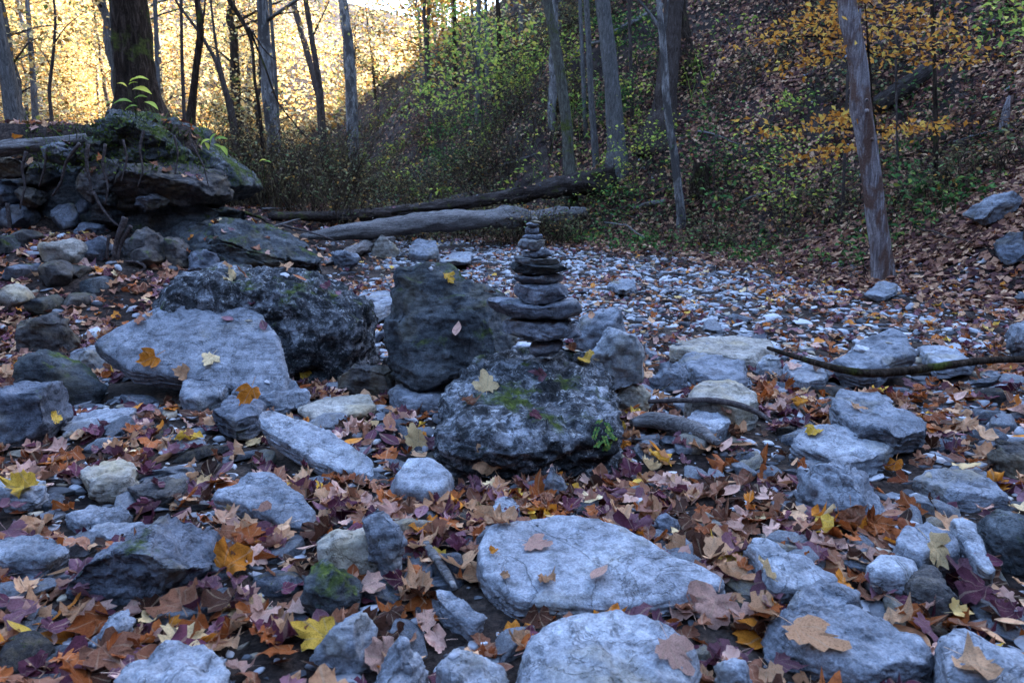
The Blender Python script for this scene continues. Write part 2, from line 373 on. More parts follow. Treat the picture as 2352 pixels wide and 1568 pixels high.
def bark_mat(name, dark, mid, light, moss=0.0, sc=(9, 9, 2.2), bumpd=.02, patch=None):
    b = NB(name); v = b.coords(sc); v0 = b.coords()
    n = b.noise(v, 2.2, 8, .65, 1.2); col = b.ramp(n, [(.30, dark), (.50, mid), (.68, light)])
    f = b.ramp(b.noise(v0, 70, 4, .6), [(.35, (.65, .65, .65)), (.6, (1.15, 1.15, 1.15))]); col = b.mix(.7, col, f, 'MULTIPLY')
    if patch:
        pm = b.ramp(b.noise(b.coords((3, 3, 1.1)), 1.6, 6, .65, .6), [(.46, (0, 0, 0)), (.56, (1, 1, 1))]); col = b.mix(pm, col, b.mix(.8, patch, f, 'MULTIPLY'))
    if moss:
        mk = b.ramp(b.noise(v0, 3.2, 6, .65), [(.66 - .25 * moss, (0, 0, 0)), (.76 - .25 * moss, (1, 1, 1))]); mc = b.ramp(b.noise(v0, 40, 4), [(.3, (.025, .030, .010)), (.7, (.085, .095, .02))]); col = b.mix(mk, col, mc)
    return b.finish(col, b.bump(n, bumpd))
bark_mat('bark_dark', (.007, .005, .004), (.026, .017, .012), (.075, .052, .040), moss=.4, bumpd=.04)
bark_mat('bark_grey', (0.0408, 0.0376, 0.0360), (0.0912, 0.0840, 0.0792), (0.1584, 0.1488, 0.1416), bumpd=.03)
bark_mat('bark_brown', (0.0218, 0.0158, 0.0135), (0.0540, 0.0398, 0.0345), (0.0975, 0.0780, 0.0683), bumpd=.03)
bark_mat('bark_mossy', (0.028, 0.025, 0.020), (0.070, 0.063, 0.050), (0.140, 0.133, 0.112), moss=.5, bumpd=.03)
bark_mat('bark_mottled', (0.070, 0.062, 0.059), (0.154, 0.140, 0.133), (0.294, 0.280, 0.269), patch=(0.059, 0.052, 0.049), bumpd=.03)
bark_mat('bark_bare', (.055, .042, .042), (.17, .14, .14), (.33, .295, .295), sc=(16, 16, .9), bumpd=.02, patch=(.10, .058, .045))
bark_mat('wood_weathered', (0.041, 0.036, 0.038), (0.143, 0.128, 0.124), (0.270, 0.251, 0.244), sc=(2.0, 26, 26), bumpd=.02)
bark_mat('wood_rotten', (0.010, 0.007, 0.006), (0.036, 0.027, 0.024), (0.096, 0.080, 0.074), moss=.38, sc=(2.0, 20, 20), bumpd=.03)
bark_mat('root_bark', (0.024, 0.018, 0.016), (0.060, 0.046, 0.044), (0.120, 0.100, 0.096), sc=(10, 10, 10), bumpd=.008)

# ------------------------------------------------------------------ tubes
def tube(path, radii, nseg=12, step=None, bark=0.0, seed=0, wob=0.0, flat_end=False):
    P = np.array(path, float); L = np.r_[0, np.cumsum(np.linalg.norm(np.diff(P, axis=0), axis=1))]
    n = max(len(P), int(L[-1] / (step or max(L[-1] / 24, 1e-4))) + 1); t = np.linspace(0, L[-1], n)
    # smooth interpolation
    Q = np.c_[[np.interp(t, L, P[:, k]) for k in range(3)]].T; rr = np.interp(t, L, radii)
    for _ in range(2):
        if n > 4: Q[1:-1] = (Q[:-2] + 2 * Q[1:-1] + Q[2:]) / 4; 
    off = np.random.default_rng(seed).uniform(0, 60, 3)
    if wob:
        for k in range(3): Q[:, k] += wob * pnoise(np.c_[t * 1.7 + off[k], t * 0 + k, t * 0])
    T = np.gradient(Q, axis=0); T /= np.maximum(np.linalg.norm(T, axis=1), 1e-9)[:, None]
    ref = np.array([0, 1, 0.]) if abs(T[:, 1]).mean() < .8 else np.array([1., 0, 0])
    U = np.cross(T, ref); U /= np.linalg.norm(U, axis=1)[:, None]; W = np.cross(T, U)
    a = np.linspace(0, 2 * np.pi, nseg, endpoint=False)
    V = Q[:, None] + rr[:, None, None] * (np.cos(a)[None, :, None] * U[:, None] + np.sin(a)[None, :, None] * W[:, None])
    V = V.reshape(-1, 3)
    if bark:
        D = V - np.repeat(Q, nseg, 0); rl = np.repeat(rr, nseg)
        ca = np.tile(np.cos(a), n); sa = np.tile(np.sin(a), n); tt = np.repeat(t, nseg)
        nz = fbm(np.c_[ca * 2.2 + off[0], sa * 2.2 + off[1], tt * 1.3 / max(rr.mean() * 6, .05)], 4, .6)
        V = V + D * (bark * nz)[:, None]
    i = np.arange(n - 1)[:, None] * nseg; j = np.arange(nseg)[None]; j2 = (j + 1) % nseg
    Fq = np.stack([i + j, i + j2, i + nseg + j2, i + nseg + j], -1).reshape(-1, 4)
    V = np.vstack([V, Q[0], Q[-1]]); c0, c1 = len(V) - 2, len(V) - 1
    e = (n - 1) * nseg; jj = np.arange(nseg); k2 = (jj + 1) % nseg
    Ft = np.vstack([np.c_[np.full(nseg, c0), k2, jj], np.c_[np.full(nseg, c1), e + jj, e + k2]])
    return V, Fq, Ft
class Joiner:
    def __init__(s): s.V = []; s.Q = []; s.T = []; s.n = 0; s.A = {}
    def add(s, V, Fq=None, Ft=None, **attrs):
        if Fq is not None and len(Fq): s.Q.append(np.asarray(Fq) + s.n)
        if Ft is not None and len(Ft): s.T.append(np.asarray(Ft) + s.n)
        s.V.append(V); s.n += len(V)
        for k, a in attrs.items(): s.A.setdefault(k, []).append(a)
    def mesh(s, name, smooth=True):
        Fc = []
        if s.Q: Fc.append(np.vstack(s.Q))
        if s.T: Fc.append(np.vstack(s.T))
        return mesh_np(name, np.vstack(s.V), Fc, smooth, {k: np.concatenate(a) for k, a in s.A.items()})
def leaf_quads(C, size, seed=0, up=.35, shape='oval', aspect=.55, nrm=None, cheap=False):
    """a cloud of small folded leaves: 4 triangles each; C centres, size array"""
    r = np.random.default_rng(seed); n = len(C); size = np.broadcast_to(size, n)
    N = r.normal(size=(n, 3)); N[:, 2] = abs(N[:, 2]) + up * 3
    if nrm is not None: N = nrm + r.normal(size=(n, 3)) * .3
    N /= np.linalg.norm(N, axis=1)[:, None]
    A = r.normal(size=(n, 3)); A -= (A * N).sum(1)[:, None] * N; A /= np.linalg.norm(A, axis=1)[:, None]; B = np.cross(N, A)
    l = size[:, None]; wd = l * aspect
    sag = -N * l * r.uniform(-.1, .28, n)[:, None]
    V = np.stack([C - A * l * .5 + sag * .6, C + B * wd * .5 - A * l * .05 + N * l * .10, C + A * l * .5 + sag, C - B * wd * .5 - A * l * .05 + N * l * .10, C], 1).reshape(-1, 3)
    if cheap:
        V = V.reshape(n, 5, 3)[:, :4].reshape(-1, 3); i = np.arange(n)[:, None] * 4; return V, np.stack([i + [0, 1, 2], i + [0, 2, 3]], 1).reshape(-1, 3), np.repeat(r.uniform(0, 1, n), 4)
    i = np.arange(n)[:, None] * 5
    Ft = np.stack([i + [0, 1, 4], i + [1, 2, 4], i + [2, 3, 4], i + [3, 0, 4]], 1).reshape(-1, 3)
    return V, Ft, np.repeat(r.uniform(0, 1, n), 5)

# ------------------------------------------------------------------ ground (creek bed, bank, hillside and valley in one sheet)
gx = 3.0 * np.sinh(np.linspace(-4.6, 4.6, 310)); gy = 4 + 4 * np.sinh(np.linspace(-3.1, 4.85, 360))
GX, GY = np.meshgrid(gx, gy); GZ = ground_z(GX, GY)
GV = np.c_[GX.ravel(), GY.ravel(), GZ.ravel()]; nx_ = len(gx)
ii = (np.arange(len(gy) - 1)[:, None] * nx_ + np.arange(nx_ - 1)[None]).ravel()
GF = np.c_[ii, ii + 1, ii + nx_ + 1, ii + nx_]
tag(link('ground', mesh_np('ground', GV, GF), MATS['ground_soil']), kind='structure')

# ------------------------------------------------------------------ stones traced from the photograph
HERO = []          # (short name, px, py, object)
SOLV, SOLF, SOLN = [GV[GY.ravel() > -99]], [np.vstack([GF[:, [0, 1, 2]], GF[:, [0, 2, 3]]])], [len(GV)]
SOLID_HERO = []    # first face index of the hero rocks
def solid(V, Fc):
    SOLF.append(Fc + sum(SOLN)); SOLV.append(V); SOLN.append(len(V))
def place(name, P, Fc, R3, c, mat, label, cat, group=None):
    o = link(name, mesh_np(name, P @ R3, Fc), MATS[mat], loc=tuple(c)); tag(o, label, cat, group); solid(P @ R3 + c, Fc); return o
def slab(short, label, out, mat, lift=.06, thick=.14, ty=0.0, tx=0.0, name='flat_rock', cat='rock', group='stones of the creek bed', sub=4, p=8, zabs=None, yabs=None, **kw):
    out = np.array(out, float); c, _ = polar(out)
    if yabs is not None: C0 = at_y(c[0], c[1], yabs)
    else: C0 = on_ground(c[0], c[1], lift)
    n = np.array([-tx, -ty, 1]); n /= np.linalg.norm(n); u = np.array([1, 0, tx]); u /= np.linalg.norm(u); v = np.cross(n, u)
    W = []
    for px, py in out:
        r = ray(px, py); t = ((C0 - CAM) @ n) / (r @ n); W.append(CAM + r * t)
    W = np.array(W) - C0; c2, R = polar(np.c_[W @ u, W @ v], 2)
    sd_ = abs(hash(short)) % 1 + len(HERO) * 13 + 5
    P, Fc = rock_mesh(name, R, thick / 2, p, sub, sd_, **{'cuts': 12, 'cutmin': .80, 'rough': .8, **kw})
    P[:, 2] -= thick / 2
    o = place(name, P, Fc, np.array([u, v, n]), C0 + c2[0] * u + c2[1] * v, mat, label, cat, group)
    HERO.append((short, c[0], c[1], o)); return o
def boulder(short, label, out, mat, D=.2, name='boulder', cat='rock', group='stones of the creek bed', sub=4, p=3.0, yc=None, bury=.04, **kw):
    out = np.array(out, float); c, _ = polar(out)
    if yc is None:
        k = out[:, 1].argmax(); yc = on_ground(c[0], out[k, 1])[1] + .55 * D
    W = np.array([at_y(px, py, yc) for px, py in out]); q = np.c_[W[:, 0], W[:, 2]]
    low = q[:, 1] < q[:, 1].min() + .22 * np.ptp(q[:, 1]); q[low, 1] -= bury
    c2, R = polar(q, 2)
    P, Fc = rock_mesh(name, R, D, p, sub, len(HERO) * 13 + 7, **{'cuts': 16, 'cutmin': .66, 'topflat': False, 'vert': True, **kw})
    o = place(name, P, Fc, np.array([[1, 0, 0], [0, 0, 1], [0, -1, 0.]]), np.array([c2[0], yc, c2[1]]), mat, label, cat, group)
    HERO.append((short, c[0], c[1], o)); return o
def z1(pts, ox=0, oy=0, k=.336): return [(ox + x * k, oy + y * k) for x, y in pts]

# --- the cairn's base rock and the great stones around it
slab('cairn base rock', 'large rough pitted rock that carries the stacked stone cairn', [(992, 930), (1012, 868), (1062, 822), (1090, 784), (1200, 768), (1345, 772), (1412, 815), (1436, 910), (1428, 975), (1370, 1000), (1290, 1000), (1190, 1022), (1080, 1010), (1003, 985)],
     'rock_pitted', yabs=2.96, ty=.29, thick=.54, sub=5, p=8, rough=1.2, pits=.9, strata=.8, name='cairn_base_rock', cuts=2)
boulder('big dark boulder', 'big dark pitted boulder with pale crust behind the tilted flat slab', [(388, 690), (398, 636), (440, 612), (520, 607), (600, 620), (650, 612), (740, 628), (800, 652), (848, 680), (868, 720), (862, 790), (850, 860), (760, 885), (680, 900), (500, 880), (400, 780)],
        'rock_pitted', D=.42, yc=4.55, sub=5, rough=1.0, pits=.9, p=3.2, strata=.2, cuts=3)
slab('tilted flat slab', 'broad smooth blue grey slab tilted against the big dark boulder', [(205, 772), (270, 722), (378, 694), (392, 672), (470, 660), (555, 662), (592, 690), (607, 722), (637, 762), (657, 850), (648, 892), (560, 890), (430, 862), (300, 842)],
     'rock_grey', yabs=3.95, ty=.62, tx=.02, thick=.17, sub=5, rough=.45, strata=.5, name='tilted_slab', cuts=1, p=7)
boulder('dark slanting rock', 'dark slanting layered rock with moss just behind the cairn', [(900, 660), (905, 622), (960, 606), (1010, 598), (1040, 625), (1090, 652), (1130, 682), (1162, 722), (1195, 790), (1190, 850), (1100, 885), (1050, 900), (1000, 905), (925, 890), (895, 830), (884, 760), (892, 700)],
        'rock_dark', D=.36, yc=4.0, sub=5, rough=.75, strata=1.3, cuts=20, cutmin=.60, pits=.35)
# --- the cairn
zc = lambda pts: [(1082 + x * .24, 470.4 + y * .24) for x, y in pts]
CAIRN = [('lowest small dark blocky stone of the cairn, directly on the base rock', [(560, 1370), (590, 1310), (700, 1290), (870, 1290), (875, 1330), (830, 1405), (720, 1452), (620, 1450), (565, 1410)], 'rock_cairn', .07),
 ('broad grey lens shaped stone, second from the bottom of the cairn', [(295, 1150), (330, 1095), (450, 1075), (950, 1080), (1040, 1130), (1068, 1190), (1020, 1250), (870, 1264), (680, 1290), (520, 1270), (380, 1225), (310, 1185)], 'rock_cairn', .12),
 ('widest stone of the cairn, a grey plank with a pointed end', [(130, 960), (200, 900), (330, 880), (420, 885), (560, 930), (700, 945), (850, 920), (940, 870), (1020, 870), (1060, 930), (1060, 1000), (1000, 1050), (900, 1085), (700, 1082), (450, 1078), (300, 1025), (170, 990)], 'rock_cairn', .11),
 ('thick blocky stone above the widest plank stone of the cairn', [(400, 790), (420, 752), (520, 738), (900, 742), (935, 790), (935, 860), (870, 900), (700, 945), (590, 955), (500, 935), (430, 870)], 'rock_cairn', .10),
 ('dark flat stone with a lighter lip in the middle of the cairn', [(400, 690), (430, 662), (640, 660), (780, 645), (860, 650), (890, 690), (890, 730), (840, 757), (600, 757), (510, 745), (410, 728)], 'rock_cairn', .09),
 ('mottled mossy slab of the cairn with tapered tips on both ends', [(360, 580), (400, 545), (560, 560), (760, 565), (900, 560), (930, 590), (900, 625), (800, 640), (740, 662), (600, 664), (450, 655), (400, 620)], 'rock_dark', .09),
 ('thin shallow dish shaped plate stone in the upper cairn', [(395, 485), (440, 472), (600, 505), (800, 510), (860, 525), (830, 552), (780, 577), (620, 577), (500, 565), (430, 525)], 'rock_grey', .08),
 ('lens shaped stone of the upper cairn resting on the thin plate', [(480, 455), (560, 440), (650, 428), (720, 415), (785, 460), (770, 490), (690, 510), (570, 508), (500, 480)], 'rock_grey', .06),
 ('pale lumpy rounded stone in the upper cairn', [(450, 370), (480, 335), (560, 330), (640, 345), (700, 315), (722, 340), (690, 400), (640, 435), (560, 437), (480, 425), (455, 400)], 'rock_grey', .055),
 ('small dark flat stone carrying the square block near the cairn top', [(485, 302), (520, 285), (600, 282), (670, 282), (683, 310), (650, 345), (560, 347), (500, 328)], 'rock_cairn', .04),
 ('small square block stone near the top of the cairn', [(520, 213), (580, 208), (640, 206), (652, 230), (648, 280), (580, 287), (518, 279)], 'rock_grey', .032),
 ('thin greenish plate stone right above the square block of the cairn', [(525, 182), (560, 168), (655, 183), (662, 198), (600, 210), (535, 208)], 'rock_grey', .028),
 ('thin tan flake stone just under the cairn top pebbles', [(557, 160), (600, 151), (672, 158), (670, 175), (610, 184), (570, 176)], 'rock_tan', .022),
 ('tiny pebble, topmost stone of the cairn', [(580, 140), (590, 120), (605, 111), (625, 122), (638, 138), (632, 152), (590, 154)], 'rock_tan', .014)]
for k, (lab, o_, m_, D_) in enumerate(CAIRN):
    q = np.array(zc(o_)); q[:, 1] = q[:, 1].mean() + (q[:, 1] - q[:, 1].mean()) * .90
    boulder('cairn', lab, q, m_, D=D_, yc=3.30 + .012 * math.sin(k * 2.1), name='cairn_stone', cat='stone', group='stones stacked in the cairn', bury=0.0, p=4.6 if k != 10 else 7, cuts=14, cutmin=.76, strata=.9, rough=.7 if k < 10 else .4, sub=4)
HERO[:] = [h for h in HERO if h[0] != 'cairn'] + [('stacked cairn', 1235, 690, None)]

# --- flat stones and boulders of the near bed
B_, S_ = boulder, slab
S_('broad flat slab', 'broad flat pale slab lying in front of the cairn base rock', [(1098, 1232), (1128, 1188), (1200, 1175), (1290, 1171), (1380, 1180), (1440, 1200), (1490, 1226), (1540, 1256), (1600, 1281), (1665, 1312), (1672, 1335), (1600, 1352), (1430, 1378), (1300, 1376), (1180, 1362), (1120, 1322), (1096, 1275)], 'rock_pale', .09, .13, ty=.10, sub=5, rough=.35, strata=.5, p=7, cuts=1)
S_('big rounded slab', 'big rounded pale grey slab cut by the bottom edge', [(1190, 1470), (1208, 1425), (1260, 1390), (1330, 1371), (1420, 1369), (1500, 1392), (1560, 1418), (1602, 1446), (1617, 1485), (1606, 1530), (1585, 1600), (1500, 1660), (1300, 1670), (1200, 1620), (1185, 1530)], 'rock_pale', .15, .22, ty=.12, sub=5, rough=.55, p=4.5, cuts=2)
S_('long blue slab', 'long blue grey slab with leaves heaped along its near edge', [(1752, 1400), (1780, 1376), (1840, 1368), (1900, 1358), (1970, 1362), (2030, 1395), (2090, 1425), (2150, 1462), (2140, 1505), (2080, 1540), (1990, 1530), (1900, 1490), (1820, 1455), (1765, 1430)], 'rock_grey', .11, .18, ty=.10, sub=5, rough=.7, p=4.5)
S_('low rounded rock', 'low rounded pale rock touching the far edge of the long blue slab', [(1797, 1362), (1815, 1336), (1880, 1320), (1940, 1322), (1988, 1345), (1990, 1368), (1930, 1385), (1840, 1388)], 'rock_grey', .10, .14, p=4)
S_('pale corner rock', 'pale rounded rock with leaves on it near the lower corner beyond the long blue slab', [(2150, 1490), (2160, 1435), (2200, 1420), (2260, 1438), (2300, 1455), (2360, 1472), (2390, 1510), (2380, 1590), (2200, 1600), (2155, 1545)], 'rock_pale', .13, .2, p=4)
B_('hunched grey boulder', 'hunched grey boulder with a rough face among purple leaves', [(213, 1345), (238, 1290), (288, 1226), (340, 1201), (430, 1205), (488, 1232), (497, 1272), (482, 1350), (452, 1378), (340, 1402), (240, 1400)], 'rock_slate', .17, sub=5, p=4.2, rough=.9, yc=1.88, bury=.0)
B_('dark corner boulder', 'dark rounded boulder half hidden by leaves at the very edge', [(-60, 1375), (40, 1325), (130, 1298), (186, 1355), (202, 1410), (165, 1446), (60, 1462), (-60, 1450)], 'rock_slate', .14, yc=1.95)
S_('pale wedge rock', 'pale knobbly rock at the bottom edge below the hunched grey boulder', [(246, 1540), (262, 1505), (330, 1480), (390, 1445), (480, 1443), (543, 1478), (552, 1530), (530, 1600), (400, 1640), (260, 1620)], 'rock_pale', .12, .17, p=4, rough=1.1)
B_('tan cobble', 'smooth rounded tan cobble leaning on a tall grey wedge', [(728, 1245), (768, 1221), (830, 1216), (880, 1248), (895, 1285), (862, 1318), (800, 1326), (745, 1304)], 'rock_tan', .07, cuts=2, rough=.6, p=2.6)
B_('tall grey wedge', 'tall grey wedge stone standing behind the tan cobble', [(838, 1175), (880, 1162), (918, 1200), (938, 1240), (905, 1300), (875, 1335), (852, 1260)], 'rock_grey', .06)
B_('dark mossy cobble', 'dark mossy cobble in the gap below the tan cobble', [(706, 1320), (735, 1297), (785, 1308), (822, 1356), (825, 1402), (750, 1425), (700, 1390)], 'rock_dark', .09)
B_('peaked grey rock', 'peaked grey rock among purple leaves near the bottom edge', [(702, 1505), (750, 1440), (800, 1404), (842, 1408), (872, 1466), (855, 1510), (760, 1535)], 'rock_grey', .08)
B_('horned pale rock', 'horned pale rock rising from the bottom edge', [(846, 1600), (876, 1505), (920, 1476), (952, 1512), (985, 1552), (990, 1630), (860, 1640)], 'rock_pale', .07)
B_('ribbed bottom rock', 'ribbed pale rock cut by the bottom edge beside the big rounded slab', [(988, 1545), (1030, 1509), (1100, 1520), (1165, 1552), (1170, 1630), (995, 1640)], 'rock_pale', .07)
S_('narrow wedge stone', 'narrow grey wedge stone between the broad flat slab and the tan cobble', [(985, 1345), (1020, 1345), (1060, 1372), (1115, 1412), (1095, 1432), (1035, 1405), (990, 1372)], 'rock_grey', .05, .06)
S_('leaning plate rock', 'leaning grey plate rock with a sharp lower edge near the peach maple leaf', [(485, 1130), (530, 1085), (580, 1070), (620, 1072), (685, 1122), (728, 1170), (705, 1198), (640, 1192), (560, 1158), (495, 1142)], 'rock_grey', .11, .11, ty=.25, rough=.7)
S_('long wedge slab', 'long pale wedge slab sloping down towards the small square block', [(598, 945), (640, 936), (720, 960), (780, 998), (835, 1035), (862, 1075), (842, 1094), (780, 1072), (715, 1036), (645, 990), (608, 964)], 'rock_pale', .13, .10, ty=.25, tx=-.10, rough=.55)
S_('square block', 'square pale block with a dark side in front of the cairn base rock', [(888, 1105), (928, 1042), (1000, 1044), (1042, 1076), (1030, 1110), (985, 1128), (930, 1118)], 'rock_pale', .12, .17, ty=.18, rough=.5, p=7)
B_('small pyramid stone', 'small greenish pyramid stone at the foot of the cairn base rock', [(1238, 1118), (1263, 1070), (1285, 1075), (1316, 1132), (1292, 1148), (1250, 1145)], 'rock_slate', .05)
S_('low buff slab', 'low buff stone below the leaf strewn stones in front of the tilted flat slab', [(178, 1078), (230, 1046), (282, 1040), (316, 1074), (311, 1098), (270, 1108), (200, 1104)], 'rock_tan', .09, .12, p=4)
S_('brown board stone', 'thin brown board like stone behind the hunched grey boulder', [(288, 1114), (330, 1091), (430, 1089), (432, 1110), (380, 1136), (320, 1132)], 'rock_brown', .07, .06, ty=.1)
S_('pale edge stone', 'pale flat stone at the picture edge beside a yellow brown leaf', [(-25, 1100), (0, 1086), (60, 1085), (96, 1102), (90, 1124), (0, 1130)], 'rock_pale', .08, .1)
S_('oval flat stone', 'oval flat grey stone with a curled orange leaf on it', [(148, 1176), (200, 1151), (280, 1151), (303, 1176), (262, 1194), (180, 1194)], 'rock_grey', .06, .07, p=4)
S_('low edge slab', 'low rough slab at the picture edge behind the dark corner boulder', [(-30, 1236), (60, 1222), (130, 1231), (163, 1257), (120, 1280), (0, 1282)], 'rock_grey', .08, .1)
S_('small flat flag', 'small flat pinkish flag stone just behind the hunched grey boulder', [(202, 1212), (240, 1195), (335, 1194), (322, 1217), (250, 1232)], 'rock_pale', .05, .06)
B_('small pale cobble', 'small pale cobble in front of the hunched grey boulder', [(212, 1475), (238, 1430), (280, 1411), (312, 1424), (303, 1465), (240, 1495)], 'rock_pale', .06)
B_('olive dark block', 'dark olive green block with a flat front below the tilted flat slab', [(44, 885), (50, 830), (80, 804), (130, 818), (200, 848), (252, 890), (240, 914), (130, 926), (60, 916)], 'rock_dark', .16, yc=3.85, cuts=6, rough=.8)
B_('rugged edge rock', 'rugged blue grey rock at the picture edge in front of the olive dark block', [(-70, 1015), (-70, 900), (0, 884), (60, 890), (102, 888), (137, 906), (141, 945), (100, 995), (50, 1018)], 'rock_slate', .2, yc=3.15)
B_('greenish hump rock', 'greenish humped rock on the leafy slope behind the olive dark block', [(48, 775), (60, 730), (92, 719), (150, 754), (184, 790), (150, 812), (70, 806)], 'rock_brown', .14)
B_('small propped rock', 'small blue grey rock propped under the tilted flat slab edge', [(148, 835), (190, 794), (240, 808), (262, 850), (200, 862)], 'rock_grey', .1)
S_('blue bench stone', 'blue grey angular stone in front of the tilted flat slab', [(408, 900), (420, 862), (470, 842), (522, 848), (541, 872), (500, 900), (440, 922)], 'rock_grey', .14, .16, ty=.3, rough=.6)
S_('knobbly low ledge', 'knobbly low grey ledge at the foot of the tilted flat slab', [(535, 885), (560, 857), (640, 850), (700, 878), (714, 898), (620, 910)], 'rock_grey', .12, .14, rough=1.2)
S_('split cobble', 'rough split cobble with a dark front beside an upright orange leaf', [(478, 938), (520, 906), (562, 900), (602, 922), (590, 950), (540, 960)], 'rock_slate', .12, .13)
S_('thin pale flag', 'thin pale flag stone on the leafy ground below the olive dark block', [(112, 976), (200, 941), (302, 935), (292, 956), (180, 987)], 'rock_pale', .06, .05, ty=.1)
S_('buff oval slab', 'smooth buff oval slab at the foot of the big dark boulder', [(683, 930), (740, 905), (850, 897), (864, 920), (822, 946), (720, 952)], 'rock_tan', .07, .09, rough=.5, p=4)
S_('pale humped rock', 'pale humped rock against the near side of the cairn base rock', [(886, 892), (940, 864), (1015, 868), (1020, 908), (930, 914)], 'rock_grey', .12, .16, p=3.5)
B_('grey dome stone', 'grey dome shaped stone in the gap between the two dark boulders', [(772, 880), (828, 842), (880, 835), (912, 870), (894, 905), (800, 908)], 'rock_brown', .1)
B_('rough white rock', 'rough whitish rock with holes just behind the cairn base rock', [(1342, 850), (1358, 792), (1410, 749), (1462, 775), (1478, 820), (1472, 880), (1390, 880)], 'rock_pale', .15, yc=3.7, rough=.8, pits=.35)
B_('mossy grey rock', 'mossy grey rock behind the rough whitish rock', [(1312, 775), (1340, 722), (1420, 704), (1442, 740), (1446, 785), (1340, 805)], 'rock_grey', .16, yc=4.15)
B_('cracked cream stone', 'small cracked cream stone touching the far side of the cairn base rock', [(1418, 945), (1413, 882), (1460, 869), (1492, 900), (1488, 950)], 'rock_tan', .08, rough=1.2)
B_('shadowed blue stone', 'blue grey stone between the rough whitish rock and the tan block', [(1488, 885), (1495, 840), (1540, 829), (1580, 850), (1578, 895)], 'rock_grey', .08)
S_('tan block', 'big tan block with a flat top above the crooked stick', [(1574, 898), (1610, 866), (1680, 862), (1735, 884), (1752, 925), (1700, 935), (1640, 918), (1590, 912)], 'rock_tan', .15, .2, ty=.12, rough=.6)
S_('white ribbed stone', 'white ribbed stone just below the crooked stick', [(1566, 955), (1618, 928), (1675, 940), (1684, 960), (1642, 982), (1580, 974)], 'rock_pale', .10, .12, p=4)
S_('long buff ledge', 'long buff ledge stone behind the tan block', [(1538, 788), (1580, 770), (1700, 768), (1762, 775), (1757, 802), (1700, 817), (1620, 812), (1560, 803)], 'rock_tan', .12, .16, rough=.6)
S_('dusty blue rock', 'dusty blue grey rock between the long buff ledge and the tan block', [(1556, 812), (1610, 795), (1660, 800), (1705, 822), (1734, 852), (1700, 866), (1600, 856)], 'rock_grey', .12, .15)
B_('white cube stone', 'white cube like stone beside the thin end of the long stick', [(1732, 856), (1752, 826), (1782, 818), (1794, 845), (1774, 870)], 'rock_pale', .06)
S_('pale plate under stick', 'pale angular plate under the long curved stick', [(1800, 840), (1830, 815), (1880, 822), (1902, 850), (1880, 875), (1830, 868)], 'rock_pale', .09, .09)
S_('overhanging ledge rock', 'big slanted ledge rock with a dark hollow under its edge behind the long stick', [(1910, 828), (1960, 790), (2010, 756), (2060, 744), (2100, 772), (2112, 805), (2065, 818), (2030, 845), (1990, 852), (1930, 842)], 'rock_grey', .24, .18, ty=.30, tx=.05, rough=.7, strata=.8)
S_('pale rubble stone', 'pale rubble stone beside the slanted ledge rock', [(2106, 785), (2180, 790), (2244, 826), (2150, 835)], 'rock_pale', .1, .12)
B_('grey edge boulder', 'grey boulder at the picture edge behind the long curved stick', [(2322, 812), (2336, 762), (2380, 738), (2420, 770), (2410, 840)], 'rock_grey', .15)
S_('layered upper slab', 'layered grey slab resting on another slab in front of the long stick', [(1912, 915), (1928, 880), (2000, 889), (2060, 928), (2130, 958), (2122, 985), (2050, 992), (1960, 965)], 'rock_grey', .17, .14, ty=.10, tx=-.06, strata=.9)
S_('layered lower slab', 'layered pale slab under the layered grey slab with a yellow leaf on it', [(1812, 1005), (1850, 974), (1950, 965), (2030, 978), (2058, 1010), (2046, 1048), (1960, 1058), (1880, 1040)], 'rock_pale', .11, .15, ty=.08, strata=1.0)
B_('rough faced boulder', 'rough faced pale boulder with a sloping top in front of the layered slabs', [(1833, 1145), (1850, 1090), (1890, 1061), (1940, 1064), (1972, 1094), (2010, 1118), (2027, 1160), (2022, 1196), (1900, 1190), (1840, 1168)], 'rock_grey', .14, rough=1.3, strata=.8)
S_('white oblong cobble', 'smooth white oblong cobble among brown leaves', [(1988, 1288), (2010, 1263), (2060, 1261), (2110, 1274), (2117, 1300), (2080, 1314), (2010, 1307)], 'rock_pale', .08, .1, rough=.3, p=3.2, cuts=0)
S_('leaf topped stone', 'grey stone with brown leaves lying on top behind the white oblong cobble', [(2058, 1235), (2075, 1200), (2130, 1190), (2190, 1220), (2202, 1252), (2100, 1272)], 'rock_grey', .1, .13)
S_('leaning finger stone', 'long narrow finger stone leaning beside a dark round boulder', [(2193, 1192), (2212, 1177), (2242, 1200), (2272, 1270), (2288, 1318), (2262, 1314), (2222, 1252)], 'rock_pale', .1, .08, ty=.2)
B_('dark round boulder', 'dark greenish round boulder at the picture edge', [(2260, 1245), (2280, 1205), (2330, 1186), (2385, 1200), (2395, 1295), (2310, 1312), (2270, 1285)], 'rock_dark', .11, p=2.6, cuts=3)
B_('mossy brown cobble', 'mossy brown rounded cobble beside the white oblong cobble', [(2066, 1365), (2098, 1325), (2170, 1319), (2202, 1352), (2182, 1400), (2120, 1412)], 'rock_brown', .09, p=2.6, cuts=3)
S_('slanting pale slab', 'slanting pale slab with dark grain between the broad flat slab and white cobble', [(1703, 1232), (1720, 1211), (1772, 1230), (1832, 1260), (1892, 1286), (1932, 1322), (1900, 1342), (1800, 1342), (1758, 1312), (1745, 1262)], 'rock_pale', .10, .12, ty=.12, strata=.8)
B_('little bottom cobble', 'little pale blue cobble at the bottom edge beside the big rounded slab', [(1642, 1540), (1668, 1504), (1702, 1510), (1738, 1572), (1735, 1620), (1648, 1620)], 'rock_pale', .05)
